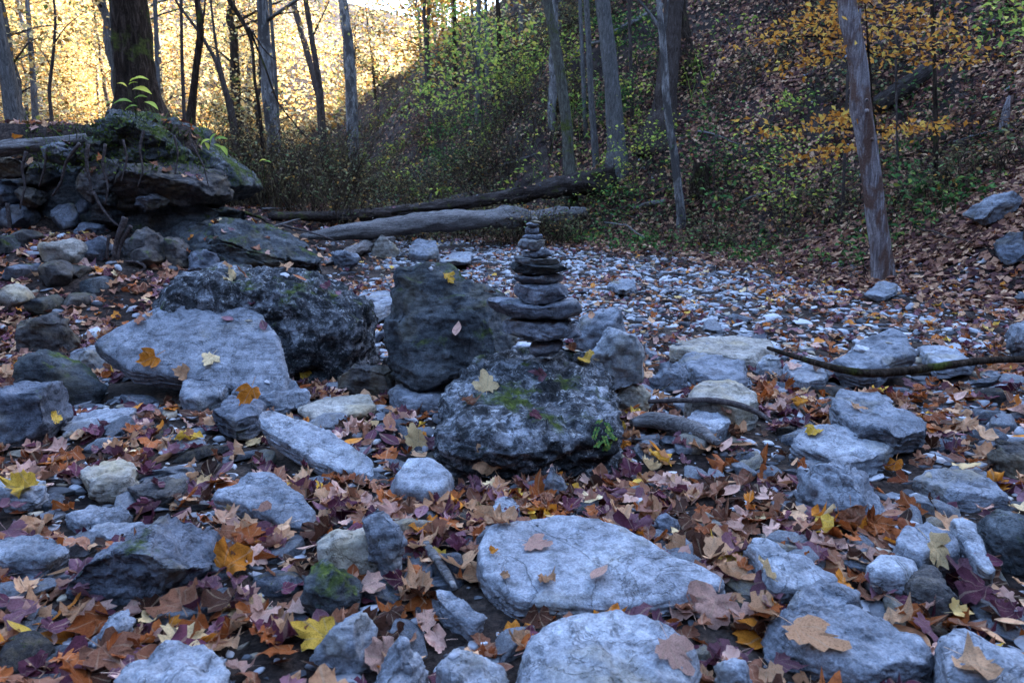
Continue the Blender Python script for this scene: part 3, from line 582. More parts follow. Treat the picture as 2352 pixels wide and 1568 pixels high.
B_('dark oval pebble', 'dark veined oval pebble beyond the broad flat slab', [(1507, 1198), (1530, 1177), (1556, 1195), (1562, 1221), (1536, 1234), (1513, 1222)], 'rock_slate', .04, p=2.4, cuts=1)
S_('half buried white stone', 'half buried white stone at the near foot of the cairn base rock', [(1128, 1165), (1140, 1136), (1180, 1138), (1204, 1165), (1190, 1178)], 'rock_pale', .06, .07)
S_('wide grey flag', 'wide grey flag stone behind the leaf topped stone', [(2096, 1085), (2180, 1062), (2272, 1086), (2314, 1124), (2200, 1134)], 'rock_grey', .07, .1)
B_('rounded edge cobble', 'rounded greenish cobble at the picture edge above the finger stone', [(2283, 1055), (2308, 1020), (2370, 1014), (2390, 1082), (2300, 1092)], 'rock_brown', .1)
B_('buff pyramid', 'buff pyramid shaped stone standing before the grey fallen log', [(846, 582), (862, 560), (882, 537), (905, 558), (922, 576), (910, 592), (860, 590)], 'rock_tan', .12, name='pyramid_stone', cuts=6, rough=.7, p=4)
S_('blue split stone', 'blue grey split stone beside the buff pyramid stone', [(935, 575), (945, 548), (1000, 545), (1008, 570), (975, 585)], 'rock_grey', .22, .25, ty=.3)
B_('round blue stone', 'round blue grey stone at the end of the twisted driftwood', [(760, 600), (768, 578), (800, 574), (828, 592), (822, 612), (790, 618)], 'rock_grey', .12, p=2.6)
S_('far flat flag', 'flat pale flag on the gravel far behind the dark slanting rock', [(1010, 590), (1040, 573), (1085, 576), (1080, 592), (1040, 598)], 'rock_pale', .1, .1)
S_('far grey plate', 'flat grey plate alone on the gravel beyond the cairn', [(1395, 650), (1420, 638), (1455, 640), (1462, 656), (1430, 664)], 'rock_grey', .08, .1)
S_('white scarp stone', 'whitish ridged stone wedged behind the dark slanting rock', [(790, 690), (830, 668), (890, 662), (905, 690), (860, 705)], 'rock_pale', .14, .18)
S_('snag foot slab', 'stacked thin slab at the foot of the bare dead trunk', [(1985, 672), (2020, 645), (2062, 650), (2058, 664), (2010, 682)], 'rock_grey', .1, .07, ty=.2)

# --- the outcrop on the bank, each block its own
OG = 'blocks of the mossy bank outcrop'
O_ = lambda *a, **k: boulder(*a, **{'group': OG, 'name': 'outcrop_block', **k})
O_('overhanging block', 'overhanging pale faced block in the middle of the mossy outcrop', z1([(820, 1290), (880, 1160), (1100, 1120), (1350, 1130), (1560, 1170), (1615, 1260), (1612, 1350), (1500, 1400), (1200, 1425), (950, 1445), (850, 1400)]), 'rock_brown', D=.65, yc=7.55, sub=5, rough=1.0, strata=1.0, bury=0, p=4)
O_('pitted outcrop slab', 'upright pitted slab leaning beside the overhanging outcrop block', z1([(520, 1260), (640, 1115), (720, 1072), (822, 1090), (832, 1150), (785, 1300), (742, 1400), (640, 1380)]), 'rock_brown', D=.14, yc=7.05, pits=1.2, bury=0)
O_('mossy outcrop cap', 'dark mossy cap rock right under the big leaning tree', z1([(540, 930), (650, 860), (760, 775), (900, 745), (1050, 790), (1150, 820), (1350, 835), (1430, 950), (1510, 1100), (1430, 1170), (1100, 1170), (850, 1120), (620, 1080)]), 'rock_mossy', D=.75, yc=7.9, sub=5, rough=1.5, strata=1.0, pits=.8, bury=0)
O_('mossy nose rock', 'rounded mossy nose at the creek end of the outcrop', z1([(1400, 1010), (1550, 1080), (1690, 1180), (1742, 1270), (1700, 1350), (1600, 1380), (1480, 1250)]), 'rock_mossy', D=.5, yc=8.1, rough=1.3, bury=0)
O_('dark layered shelf', 'dark layered shelf rock at the foot of the outcrop sloping to the creek', [(380, 560), (420, 505), (520, 500), (600, 522), (690, 570), (752, 603), (748, 640), (640, 650), (500, 640), (400, 620)], 'rock_dark', D=.7, yc=7.4, sub=5, strata=1.6, rough=1.0, p=4)
O_('brown wall rock', 'brown blocky rock just above the exposed roots', [(288, 530), (330, 524), (368, 534), (385, 562), (392, 604), (336, 640), (300, 615)], 'rock_brown', D=.22, yc=6.7)
O_('pale wall rock', 'pale upright rock beside the brown blocky rock over the roots', [(381, 550), (413, 542), (432, 574), (440, 615), (396, 634)], 'rock_brown', D=.16, yc=6.75)
O_('low wall rock', 'low grey brown rock tucked under the dark layered shelf', [(435, 580), (470, 569), (500, 584), (508, 615), (443, 628)], 'rock_slate', D=.16, yc=6.7)
O_('back wall rock', 'big dark wall rock in the hollow behind the pitted outcrop slab', [(60, 470), (80, 400), (150, 372), (220, 380), (300, 400), (320, 520), (240, 560), (120, 540)], 'rock_dark', D=.35, yc=7.6)
O_('recess rock', 'dark rock in the recess under the overhanging outcrop block', [(275, 500), (320, 455), (440, 460), (545, 470), (575, 520), (520, 570), (400, 580), (300, 560)], 'rock_dark', D=.45, yc=7.7, bury=.1, rough=1.2)
RG = 'stones of the rubble slope below the outcrop'
R_ = lambda *a, **k: boulder(*a, **{'group': RG, 'name': 'rubble_stone', 'sub': 3, **k})
R_('pale rubble block', 'pale flat topped block on the leafy slope below the outcrop', [(95, 568), (112, 549), (165, 548), (203, 581), (204, 597), (161, 606), (111, 600)], 'rock_tan', D=.14)
R_('brown rubble block', 'brown square block just below the pale flat topped block', [(90, 606), (134, 597), (166, 608), (170, 636), (134, 662), (97, 636)], 'rock_brown', D=.12)
R_('pinkish rubble stone', 'pinkish rounded stone on the leafy slope at the picture edge', [(-6, 672), (30, 650), (68, 665), (66, 690), (30, 706), (2, 700)], 'rock_tan', D=.12)
R_('rounded rubble stone', 'rounded greenish grey stone high on the rubble slope', [(119, 500), (134, 469), (168, 466), (183, 487), (177, 520), (141, 528)], 'rock_slate', D=.12)
R_('dark rubble cobble', 'dark cobble touching the rounded greenish grey stone', [(165, 460), (188, 449), (214, 467), (210, 497), (181, 508)], 'rock_slate', D=.12)
R_('edge rubble stone', 'blue grey stone on the rubble slope at the very picture edge', [(-6, 482), (34, 469), (76, 480), (83, 506), (44, 528), (0, 524)], 'rock_slate', D=.14)
R_('upper pale stone', 'pale stone lodged below the log end on the bank', [(112, 432), (148, 405), (173, 409), (170, 440), (141, 452)], 'rock_grey', D=.1)
R_('upper edge stone', 'small brown stone under the bank log at the picture edge', [(8, 408), (34, 395), (60, 417), (52, 440), (20, 442)], 'rock_brown', D=.1)
R_('flat rubble plate', 'flat grey plate beside the exposed roots', [(195, 560), (240, 540), (258, 570), (240, 595), (205, 590)], 'rock_slate', D=.1)
WR = np.random.default_rng(17)
WALL = [(30, 385, 40, 26), (95, 395, 44, 30), (150, 350, 40, 24), (210, 345, 36, 26), (250, 440, 30, 34), (20, 440, 36, 28), (70, 450, 34, 24), (255, 490, 40, 26), (215, 530, 34, 22), (60, 545, 36, 22), (10, 560, 34, 22), (240, 580, 28, 20), (330, 590, 34, 22), (470, 540, 44, 26), (540, 560, 44, 24), (600, 590, 44, 22), (690, 615, 40, 20), (360, 460, 40, 20), (170, 620, 32, 18), (230, 650, 30, 18), (60, 620, 30, 18), (180, 690, 30, 18), (110, 700, 34, 20)]
SIDE = ['squarish', 'wedge shaped', 'lumpy', 'flat sided']
for k, (px, py, w_, h_) in enumerate(WALL):
    n = 8; a = np.linspace(0, 2 * np.pi, n, endpoint=False) + WR.uniform(-.25, .25, n); out = np.c_[px + np.cos(a) * w_ * WR.uniform(.75, 1.15, n), py + np.sin(a) * h_ * WR.uniform(.75, 1.15, n)]
    m_ = ['rock_brown', 'rock_dark', 'rock_slate'][k % 3]; near = min((h for h in HERO if h[3] is not None and h[0]), key=lambda h: (h[1] - px) ** 2 + (h[2] - py) ** 2)[0]
    low = py > 535
    (R_ if low else O_)('', f"{SIDE[k % 4]} {['brown', 'blackish', 'slate grey'][k % 3]} stone {'above' if k % 2 == 0 and not low else 'next to'} the {near} on the bank", out, m_, D=.16 + .05 * (k % 3), yc=None if low else 7.15 + .12 * (k % 2), bury=.03)
HERO[:] = [h for h in HERO if h[0]]
# --- rocks on the hillside
B_('slope grey boulder', 'flat grey boulder beside the path on the hillside', [(2228, 490), (2250, 465), (2310, 438), (2342, 450), (2330, 485), (2270, 520)], 'rock_grey', D=.22, group='rocks of the hillside', name='hillside_rock')
B_('slope dark boulder', 'dark boulder at the foot of the hillside at the picture edge', [(2290, 560), (2330, 535), (2390, 530), (2400, 600), (2310, 600)], 'rock_slate', D=.2, group='rocks of the hillside', name='hillside_rock')

# ------------------------------------------------------------------ trees
def px_path(pts, y):
    """points (px, py[, dy]) at distance y"""
    return [at_y(p[0], p[1], y + (p[2] if len(p) > 2 else 0)) for p in pts]
def px_r(wpx, y): return .44 * wpx * y / F
def crown_cloud(centers, spread, n, size, seed, aspect=.6, flat=.5):
    r = np.random.default_rng(seed); c = np.array(centers)[r.integers(0, len(centers), n)]
    P = c + r.normal(size=(n, 3)) * np.array(spread) * np.array([1, 1, flat])
    return leaf_quads(P, size * r.uniform(.6, 1.25, n), seed + 1, aspect=aspect, cheap=True)
def tree(name, label, pts, widths, y, mat, group=None, up=4.0, flare=1.0, branches=(), crown=None, crown_mat='foliage_gold', seed=0, bark=.12, nseg=16, base_drop=.25, crown_n=260, cat='tree', limbs=4, leaf=.085):
    if y is None: y = on_ground(*pts[0])[1]
    P = px_path(pts, y); R = [px_r(wd, y) for wd in widths]
    b = P[0]; gz = g1(b[0], b[1])
    if b[2] > gz - base_drop:
        k = np.array([b[0], b[1], gz - base_drop]); P = [k] + P; R = [R[0] * flare] + R
    d = P[-1] - P[-2]; d = d / max(np.linalg.norm(d), 1e-6); d = d * .7 + np.array([0, 0, .3]); r0 = R[-1]
    r = np.random.default_rng(seed + 100); tip = P[-1]
    if up > 0:
        for k in range(1, 4):
            P.append(tip + d * up * k / 3 + r.normal(size=3) * .06 * up * np.array([.5, .5, 0])); R.append(r0 * (1 - .24 * k))
    root = empty(name, (b[0], b[1], gz)); tag(root, label, 'tree' if cat is None else cat, group)
    O = np.array([b[0], b[1], gz])
    V, Q, T = tube(np.array(P) - O, R, nseg, step=.12, bark=bark, seed=seed)
    link('trunk', mesh_np('trunk', V, [Q, T]), MATS[mat], root)
    ends = []
    for bp, bw in branches:
        bp = px_path(bp, y); V, Q, T = tube(np.array(bp) - O, np.linspace(px_r(bw, y), px_r(bw, y) * .35, len(bp)), 8, step=.1, bark=.1, seed=seed + 3, wob=.02)
        link('branch', mesh_np('branch', V, [Q, T]), MATS[mat], root); ends.append(bp[-1])
    J = Joiner(); cc = []
    if limbs and up > 0:
        for k in range(limbs):
            t = r.uniform(.25, 1); s = tip + d * up * t; a = r.uniform(0, 6.28); l = r.uniform(.8, 1.7) * (.5 + r0 * 4)
            e = s + np.array([math.cos(a) * l, math.sin(a) * l, l * .55]); V, Q, T = tube(np.array([s, (s + e) / 2 + [0, 0, .1 * l], e]) - O, [r0 * .4, r0 * .25, r0 * .08], 6, step=.2, seed=seed + k)
            link('limb', mesh_np('limb', V, [Q, T]), MATS[mat], root); cc += [e, (s + e) / 2]
    if crown: cc = [at_y(c[0], c[1], y + (c[2] if len(c) > 2 else 0)) for c in crown] + cc
    if cc and crown_n:
        V, T, A = crown_cloud(np.array(cc) - O, (.5, .5, .5), crown_n, leaf, seed + 5)
        link('crown', mesh_np('crown', V, T, False, {'rnd': A}), MATS[crown_mat], root)
    return root
def twigs(P, L, seed, rad=.004, lean=.5):
    r = np.random.default_rng(seed); n = len(P); d = r.normal(size=(n, 3)) * lean; d[:, 2] = 1; d /= np.linalg.norm(d, axis=1)[:, None]; c = r.normal(size=(n, 3)) * .35; c[:, 2] = -abs(c[:, 2])
    L = np.asarray(L)[:, None]; p0, p1, p2 = P, P + d * L * .5, P + d * L + c * L * .6
    a = np.array([0, 2.1, 4.2]); off = np.c_[np.cos(a), np.sin(a), a * 0]; rr = rad * r.uniform(.6, 1.6, n)[:, None, None] * (1 + .05 * P[:, 1])[:, None, None]
    V = np.concatenate([p0[:, None] + off[None] * rr, p1[:, None] + off[None] * rr * .7, p2[:, None] + off[None] * rr * .25], 1).reshape(-1, 3)
    q = np.array([[i + j, i + (j + 1) % 3, i + 3 + (j + 1) % 3, i + 3 + j] for i in (0, 3) for j in range(3)]); Q = (q[None] + (np.arange(n) * 9)[:, None, None]).reshape(-1, 4)
    return V, Q, np.repeat(r.uniform(0, .55, n), 9), (p1, p2)
CT = 'trees rooted around the creek'
tree('bank_tree', 'thick dark trunk with mossy flared foot on top of the outcrop', [(322, 278), (318, 235), (310, 180), (303, 90), (295, 0)], [150, 112, 96, 88, 84], 8.5, 'bark_dark', CT, flare=1.25, seed=1, bark=.16, nseg=28, up=5)
tree('forked_tree', 'dark crooked tree with a knob just beyond the thick bank tree', [(436, 285), (443, 220), (452, 140), (463, 70), (452, 0)], [24, 18, 16, 17, 13], 10, 'bark_dark', CT, seed=2, branches=[([(463, 60), (468, 35), (474, 10), (470, -25)], 7)])
tree('slim_tree', 'slim straight grey tree half hidden by the thick bank tree', [(366, 270), (360, 120), (356, 0)], [12, 10, 10], 12.5, 'bark_grey', CT, seed=3)
tree('slim_tree', 'thin dark pole tree standing close to the knobbed crooked tree', [(424, 285), (418, 140), (416, 0)], [9, 8, 7], 11.5, 'bark_brown', CT, seed=4)
tree('leaning_tree', 'stout grey tree leaning out of the picture edge in the lit wood', [(36, 290), (20, 190), (4, 100), (-10, 0)], [44, 36, 28, 18], 13, 'bark_grey', CT, seed=5, nseg=20)
tree('slim_tree', 'slim pale tree beside the stout leaning tree', [(82, 290), (74, 150), (62, 0)], [15, 13, 10], 15, 'bark_mottled', CT, seed=6)
tree('slim_tree', 'thin bent tree with side twigs between pale tree and bank tree', [(120, 285), (112, 210), (122, 130), (128, 50), (124, 0)], [9, 8, 7, 6, 5], 13, 'bark_brown', CT, seed=7, branches=[([(118, 160), (100, 120), (80, 100)], 4), ([(124, 100), (150, 60), (190, 30)], 4)])
tree('leaning_tree', 'thin tree leaning across towards the knobbed crooked tree', [(540, 345), (525, 240), (497, 140), (455, 70), (400, 0)], [12, 11, 10, 8, 6], 15, 'bark_brown', CT, seed=8)
tree('vine_tree', 'thin bending stem with hanging vines above the outcrop nose', [(602, 320), (596, 250), (585, 190), (580, 100), (565, 60), (525, 0)], [9, 8, 7, 8, 10, 12], 13, 'bark_dark', CT, seed=9, branches=[([(572, 65), (600, 130), (620, 190), (640, 240), (690, 300), (735, 350), (745, 400)], 6), ([(580, 75), (610, 120), (636, 140)], 5)], up=2, limbs=2)
tree('leaning_tree', 'dark tree with a gentle bend, lower one of the leaning pair', [(742, 425), (738, 300), (732, 220), (705, 120), (672, 0)], [18, 17, 16, 15, 15], None, 'bark_brown', CT, seed=10)
tree('leaning_tree', 'dark forking tree, upper one of the leaning pair', [(742, 290), (735, 200), (718, 100), (702, 0)], [15, 14, 14, 12], 21, 'bark_brown', CT, seed=11, branches=[([(720, 80), (740, 40), (760, -10)], 6)])
tree('pale_tree', 'pale sunlit trunk standing where the hill meets the lit wood', [(806, 200), (800, 100), (787, 0)], [30, 26, 22], 26, 'bark_mottled', CT, seed=12, up=7)
tree('slim_tree', 'slim tree in the lit wood behind the hanging vines', [(640, 320), (632, 160), (620, 0)], [10, 9, 8], 18, 'bark_grey', CT, seed=13)
tree('slim_tree', 'thin leaning stem left of none but the vines, bent near its foot'.replace('left of none but the vines, bent near its foot', 'bent near its foot below the hanging vines'), [(548, 330), (535, 250), (515, 190), (500, 130), (490, 60), (484, 0)], [9, 8, 8, 7, 6, 5], 17, 'bark_brown', CT, seed=14)
tree('mossy_tree', 'mossy leaning trunk rising from behind the grey fallen log', [(1311, 478), (1308, 400), (1303, 300), (1288, 170), (1270, 70), (1255, 0)], [38, 32, 28, 26, 24, 23], None, 'bark_mossy', CT, seed=15, nseg=18)
tree('slim_tree', 'straight slim grey tree beside the big grey tree on the slope', [(1370, 380), (1358, 230), (1352, 100), (1347, 0)], [19, 15, 14, 13], None, 'bark_grey', CT, seed=16)
tree('slim_tree', 'thinner grey tree just behind the straight slim grey tree', [(1345, 310), (1338, 150), (1332, 0)], [11, 10, 9], None, 'bark_grey', CT, seed=17)
tree('grey_tree', 'big smooth grey tree with buttress roots on the slope', [(1418, 395), (1416, 340), (1410, 250), (1400, 140), (1384, 0)], [70, 48, 40, 37, 36], None, 'bark_grey', CT, seed=18, nseg=20, up=7, flare=1.3)
tree('slim_tree', 'thin brown sapling just beyond the big smooth grey tree', [(1452, 290), (1448, 120), (1445, 0)], [10, 9, 8], None, 'bark_brown', CT, seed=19)
tree('mottled_tree', 'slim mottled tree with a fork near the top in front of dark stumps', [(1566, 525), (1562, 470), (1552, 380), (1540, 300), (1530, 230), (1526, 140), (1520, 70), (1513, 0)], [26, 22, 20, 19, 19, 18, 17, 12], None, 'bark_mottled', CT, seed=20, branches=[([(1522, 75), (1500, 40), (1465, 0), (1440, -30)], 9), ([(1524, 80), (1532, 40), (1535, -20)], 9)])
tree('dead_snag', 'thick ragged dark trunk behind the slim mottled tree', [(1505, 330), (1528, 250), (1538, 130), (1545, 0)], [90, 60, 50, 44], None, 'bark_brown', CT, seed=21, bark=.3, nseg=18, limbs=2)
tree('dead_snag', 'dark moss footed stump trunk beside the thick ragged trunk', [(1580, 175), (1572, 110), (1562, 40), (1558, 0)], [60, 44, 36, 34], None, 'bark_dark', CT, seed=22, bark=.25, limbs=2)
tree('bare_trunk', 'bare barkless reddish grey trunk with knots at the bed edge', [(2030, 640), (2024, 580), (2011, 480), (1997, 380), (1986, 300), (1974, 250), (1976, 190), (1966, 110), (1950, 50), (1945, 0)], [58, 52, 48, 46, 46, 52, 44, 42, 44, 42], None, 'bark_bare', CT, seed=23, bark=.10, nseg=28, up=3, flare=1.05, limbs=0, crown_n=0, branches=[([(1990, 255, -.15), (1988, 258, -.21)], 12), ([(2003, 320, -.15), (2003, 320, -.2)], 10), ([(1966, 262), (1958, 256), (1955, 254)], 18), ([(1990, 230, -.16), (1991, 228, -.2)], 8), ([(1968, 60), (1974, 40), (1976, 20)], 14)])
tree('slim_tree', 'thin dark sapling beyond the bare barkless trunk', [(2148, 440), (2150, 300), (2146, 150), (2140, 0)], [13, 11, 9, 8], None, 'bark_dark', CT, seed=24)
tree('slim_tree', 'very thin sapling close behind the bare barkless trunk', [(2062, 400), (2058, 200), (2056, 0)], [6, 5, 4], None, 'bark_brown', CT, seed=25, limbs=2)
tree('slim_tree', 'very thin sapling on the mottled tree side of the bare trunk', [(1935, 500), (1942, 300), (1950, 100), (1948, 0)], [8, 7, 6, 5], None, 'bark_brown', CT, seed=26, limbs=2)
tree('cut_stump', 'short brown stub standing alone on the leafy slope', [(2304, 300), (2312, 250), (2322, 220)], [22, 18, 12], None, 'bark_bare', CT, seed=27, up=0, limbs=0, cat='stump')
tree('cut_stump', 'dark squat stump between mottled tree and bare trunk', [(1606, 445), (1608, 410), (1612, 375)], [54, 46, 40], None, 'bark_dark', CT, seed=28, up=0, limbs=0, bark=.25, cat='stump')
# trees scattered up the slope and through the valley: mostly the lit wood behind the bank
COLN = {'bark_grey': 'grey', 'bark_brown': 'brown', 'bark_mottled': 'mottled', 'bark_dark': 'dark'}
def wild_tree(x, y, h, r0, mat, seed, low, crown_n, leaf, cmat, group, label, name, cat='tree'):
    r = np.random.default_rng(seed); z = g1(x, y); O = np.array([x, y, z]); root = empty(name, tuple(O)); tag(root, label, cat, group)
    ln = r.normal(size=2) * .06 * h
    P = [np.array([0, 0, -.3]), np.array([ln[0] * .3, ln[1] * .3, h * .35]), np.array([ln[0] * .9, ln[1] * .9, h * .7]), np.array([ln[0], ln[1], h])]
    V, Q, T = tube(P, [r0 * 1.3, r0, r0 * .7, r0 * .2], 10, step=.4, bark=.1, seed=seed, wob=.12); link('trunk', mesh_np('trunk', V, [Q, T]), MATS[mat], root)
    cc = []
    for k in range(13):
        t = r.uniform(low, .97); s = np.array([ln[0] * t, ln[1] * t, h * t]); a = r.uniform(0, 6.28); l = h * .26 * (1.15 - t) + .5
        e = s + np.array([math.cos(a) * l, math.sin(a) * l, l * .35]); V, Q, T = tube([s, (s + e) / 2 + [0, 0, .08 * l], e], [r0 * .35, r0 * .2, r0 * .06], 5, step=.5, seed=seed + k, wob=.05)
        link('limb', mesh_np('limb', V, [Q, T]), MATS[mat], root); cc += [e, s * .4 + e * .6, s * .7 + e * .3]
    sp = .05 * h + .16
    tp = np.repeat(np.array(cc), 3, 0) + r.normal(size=(len(cc) * 3, 3)) * sp * .5; V, Q, A, _ = twigs(tp + np.array([0, y, 0]), r.uniform(.3, .9, len(tp)), seed + 8, .003, 1.4); V[:, 1] -= y
    tag(link('twigs', mesh_np('twigs', V, [Q], False, {'rnd': A}), MATS[mat], root), kind='stuff')
    V, T, A = crown_cloud(cc, (sp, sp, sp), crown_n, leaf, seed + 5, .7, .8); link('crown', mesh_np('crown', V, T, False, {'rnd': A}), MATS[cmat], root)
rt = np.random.default_rng(21); spots = []
tries = 0
while len(spots) < 46 and tries < 4000:
    tries += 1; y = rt.uniform(13, 62); px = rt.uniform(-60, 900); x = (px - CX) / F * y / cp * 1.0
    d2 = .90 * (x + 2.2) + .43 * (y - 15.4)
    if d2 > -1 or (x > -3.15 - .5 * (y - 8) - .4 and y < 16): continue
    if all((x - a) ** 2 + (y - b_) ** 2 > (1.6 + .02 * y) ** 2 for a, b_ in spots): spots.append((x, y))
spots.sort(key=lambda s: s[1])
DIST = ['near the bank', 'within the lit wood', 'deep in the lit wood', 'far in the lit wood']
NAMED = [('leaning tree', 20), ('pale tree', 72), ('bent tree', 120), ('bank tree', 305), ('knobbed tree', 452), ('bent stem', 515), ('vines', 600), ('leaning pair', 715), ('sunlit trunk', 797), ('spreading shrub', 1060), ('slim tree', 1352), ('smooth tree', 1395), ('mottled tree', 1530), ('bare trunk', 1970), ('dark sapling', 2146)]
USED = set()
def tree_label(head, px, tail):
    for s_, nx in sorted(NAMED, key=lambda q: abs(q[1] - px)):
        rel = 'behind' if abs(nx - px) < 18 else ('on the cairn side of' if abs(px - 1235) < abs(nx - 1235) else 'on the outer side of')
        lab = f'{head} {tail} {rel} {s_}'
        if lab not in USED: USED.add(lab); return lab
    return lab
for k, (x, y) in enumerate(spots):
    m = ['bark_grey', 'bark_brown', 'bark_mottled', 'bark_dark'][k % 4]; h = rt.uniform(6, 15); small = rt.random() < .4
    if small: h = rt.uniform(2.5, 5)
    px = project([x, y, g1(x, y) + 2])[0][0]
    wild_tree(x, y, h, .035 + .007 * h, m, 300 + k, .12 if small else .20, 1200 if small else 2600, .085 + .0018 * y, 'foliage_gold', 'golden trees of the sunlit wood',
              tree_label(f"{'small' if small else 'tall'} {COLN[m]} gold tree", px, DIST[min(3, int((y - 13) / 13))]), 'golden_sapling' if small else 'golden_tree')
spots = []; tries = 0
while len(spots) < 16 and tries < 3000:
    tries += 1; y = rt.uniform(17, 34); px = rt.uniform(880, 2330); x = (px - CX) / F * y / cp
    if .90 * (x + 2.2) + .43 * (y - 15.4) < 3: continue
    if all((x - a) ** 2 + (y - b_) ** 2 > 9 for a, b_ in spots): spots.append((x, y))
for k, (x, y) in enumerate(spots):
    m = ['bark_grey', 'bark_brown', 'bark_mottled', 'bark_dark'][k % 4]; h = rt.uniform(6, 10)
    wild_tree(x, y, h, .03 + .007 * h, m, 500 + k, .55, 320, .11, ['foliage_yellowgreen', 'foliage_orange', 'foliage_gold'][k % 3], 'thin trees high on the shaded slope', tree_label(f'thin {COLN[m]} tree', project([x, y, g1(x, y) + 1])[0][0], 'high on the shaded slope'), 'slope_tree')

spots = []; tries = 0
while len(spots) < 16 and tries < 3000:
    tries += 1; y = rt.uniform(24, 50); px = rt.uniform(800, 1330); x = (px - CX) / F * y / cp
    if .90 * (x + 2.2) + .43 * (y - 15.4) < 4: continue
    if all((x - a) ** 2 + (y - b_) ** 2 > 9 for a, b_ in spots): spots.append((x, y))
for k, (x, y) in enumerate(spots):
    m = ['bark_grey', 'bark_brown', 'bark_dark'][k % 3]; h = rt.uniform(5, 9)
    wild_tree(x, y, h, .03 + .006 * h, m, 700 + k, .15, 900, .13 + .002 * y, ['foliage_gold', 'foliage_orange', 'foliage_brush', 'foliage_gold'][k % 4], 'autumn trees along the hill crest', tree_label(f'leafy {COLN[m]} tree', project([x, y, g1(x, y) + 1])[0][0], 'along the hill crest'), 'crest_tree')

spots = []; tries = 0
while len(spots) < 44 and tries < 6000:
    tries += 1; y = math.exp(rt.uniform(math.log(10.5), math.log(27))); px = rt.uniform(620, 2380); x = (px - CX) / F * y / cp; d2 = .90 * (x + 2.2) + .43 * (y - 15.4)
    if min(max(.73 * (x - 4.9) + .68 * (y - 9), .97 * (x - 4.9) + .25 * (y - 7.2)), d2) < .8: continue
    if all((x - a) ** 2 + (y - b_) ** 2 > 1.2 for a, b_ in spots): spots.append((x, y))
for k, (x, y) in enumerate(spots):
    cn, cm = [('brown', 'foliage_brush'), ('green', 'foliage_green'), ('rusty', 'foliage_litter'), ('yellowing', 'foliage_yellowgreen'), ('dull', 'foliage_brush')][k % 5]; h = rt.uniform(.7, 1.9)
    wild_tree(x, y, h, .012, 'bark_brown', 900 + k, .08, 420, .05 + .0022 * y, cm, 'bushy shrubs of the shaded slope', tree_label(f"{'low' if h < 1.2 else 'waist high'} {cn} leafed bush", project([x, y, g1(x, y) + .5])[0][0], 'on the shaded slope'), 'slope_bush', 'bush')

# ------------------------------------------------------------------ leafy sprays: the orange beech, the green spicebush
def sprays(name, label, cat, stem, stem_w, y, lines, leaf, per, mat, bmat, group=None, seed=0, thick=.16, flat=.25):
    if y is None: y = on_ground(*stem[0])[1]
    P = px_path(stem, y); b = P[0]; gz = g1(b[0], b[1]); O = np.array([b[0], b[1], gz])
    root = empty(name, tuple(O)); tag(root, label, cat, group)
    P = [np.array([b[0], b[1], gz - .2])] + P
    V, Q, T = tube(np.array(P) - O, np.linspace(px_r(stem_w, y), px_r(stem_w, y) * .3, len(P)), 8, step=.1, seed=seed, wob=.03); link('trunk', mesh_np('trunk', V, [Q, T]), MATS[bmat], root)
    r = np.random.default_rng(seed); CC, NN = [], []
    S = np.array(P)
    for ln in lines:
        L = np.array(px_path(ln[:-1] if not isinstance(ln[-1], tuple) else ln, y)); n = per if isinstance(ln[-1], tuple) else ln[-1]
        st = S[np.argmin(np.linalg.norm(S - L[0], axis=1))]
        path = np.vstack([st, L]); V, Q, T = tube(path - O, np.linspace(.009, .003, len(path)), 5, step=.08, seed=seed + len(CC), wob=.03); link('branch', mesh_np('branch', V, [Q, T]), MATS[bmat], root)
        tt_ = r.uniform(.1, 1, 14); tq = np.c_[[np.interp(tt_ * 1.0, np.linspace(0, 1, len(path)), path[:, k]) for k in range(3)]].T; V, Q, A_, _ = twigs(tq, r.uniform(.5, 1.6, 14) * thick * 1.6, seed + 40 + len(CC), .0022, 2.2); tag(link('twigs', mesh_np('twigs', V - O, [Q], False), MATS[bmat], root), kind='stuff')
        seg = np.r_[0, np.cumsum(np.linalg.norm(np.diff(L, axis=0), axis=1))]; t = r.uniform(0, seg[-1], n) ** 1.0
        c = np.c_[[np.interp(t, seg, L[:, k]) for k in range(3)]].T + r.normal(size=(n, 3)) * np.array([thick, thick * 2, thick * flat]); CC.append(c)
    C = np.vstack(CC) - O; nr = np.tile(np.array([0, -.75, .7]), (len(C), 1)) + r.normal(size=(len(C), 3)) * .35
    V, T, A = leaf_quads(C, leaf * r.uniform(.65, 1.2, len(C)), seed + 9, aspect=.5, nrm=nr)
    link('crown', mesh_np('crown', V, T, False, {'rnd': A}), MATS[mat], root); return root
sprays('beech_sapling', 'young beech with layers of orange leaves behind the bare trunk', 'sapling', [(2020, 470), (2010, 300), (1995, 120), (1985, -20)], 9, 8.9,
  [[(1970, 95), (1850, 82), (1790, 88), (1716, 92)], [(1965, 118), (1880, 130), (1800, 160)], [(1960, 60), (1880, 60), (1830, 50)], [(2000, 20), (2080, 30), (2140, 55)], [(2000, 60), (2100, 70), (2180, 60)],
   [(2000, 110), (2080, 115), (2160, 95), (2250, 90)], [(2005, 130), (2100, 140), (2200, 130), (2280, 140)], [(1985, 300), (1900, 295), (1820, 308), (1716, 282)], [(1985, 335), (1920, 345), (1845, 370)], [(2020, 300), (2090, 290), (2165, 302)], [(1960, 270), (1930, 265), (1900, 280)], [(1990, 0), (1920, 25), (1850, 30)]], .085, 120, 'foliage_orange', 'bark_dark', seed=61)
spL = .0062 * on_ground(1110, 330)[1] + .03
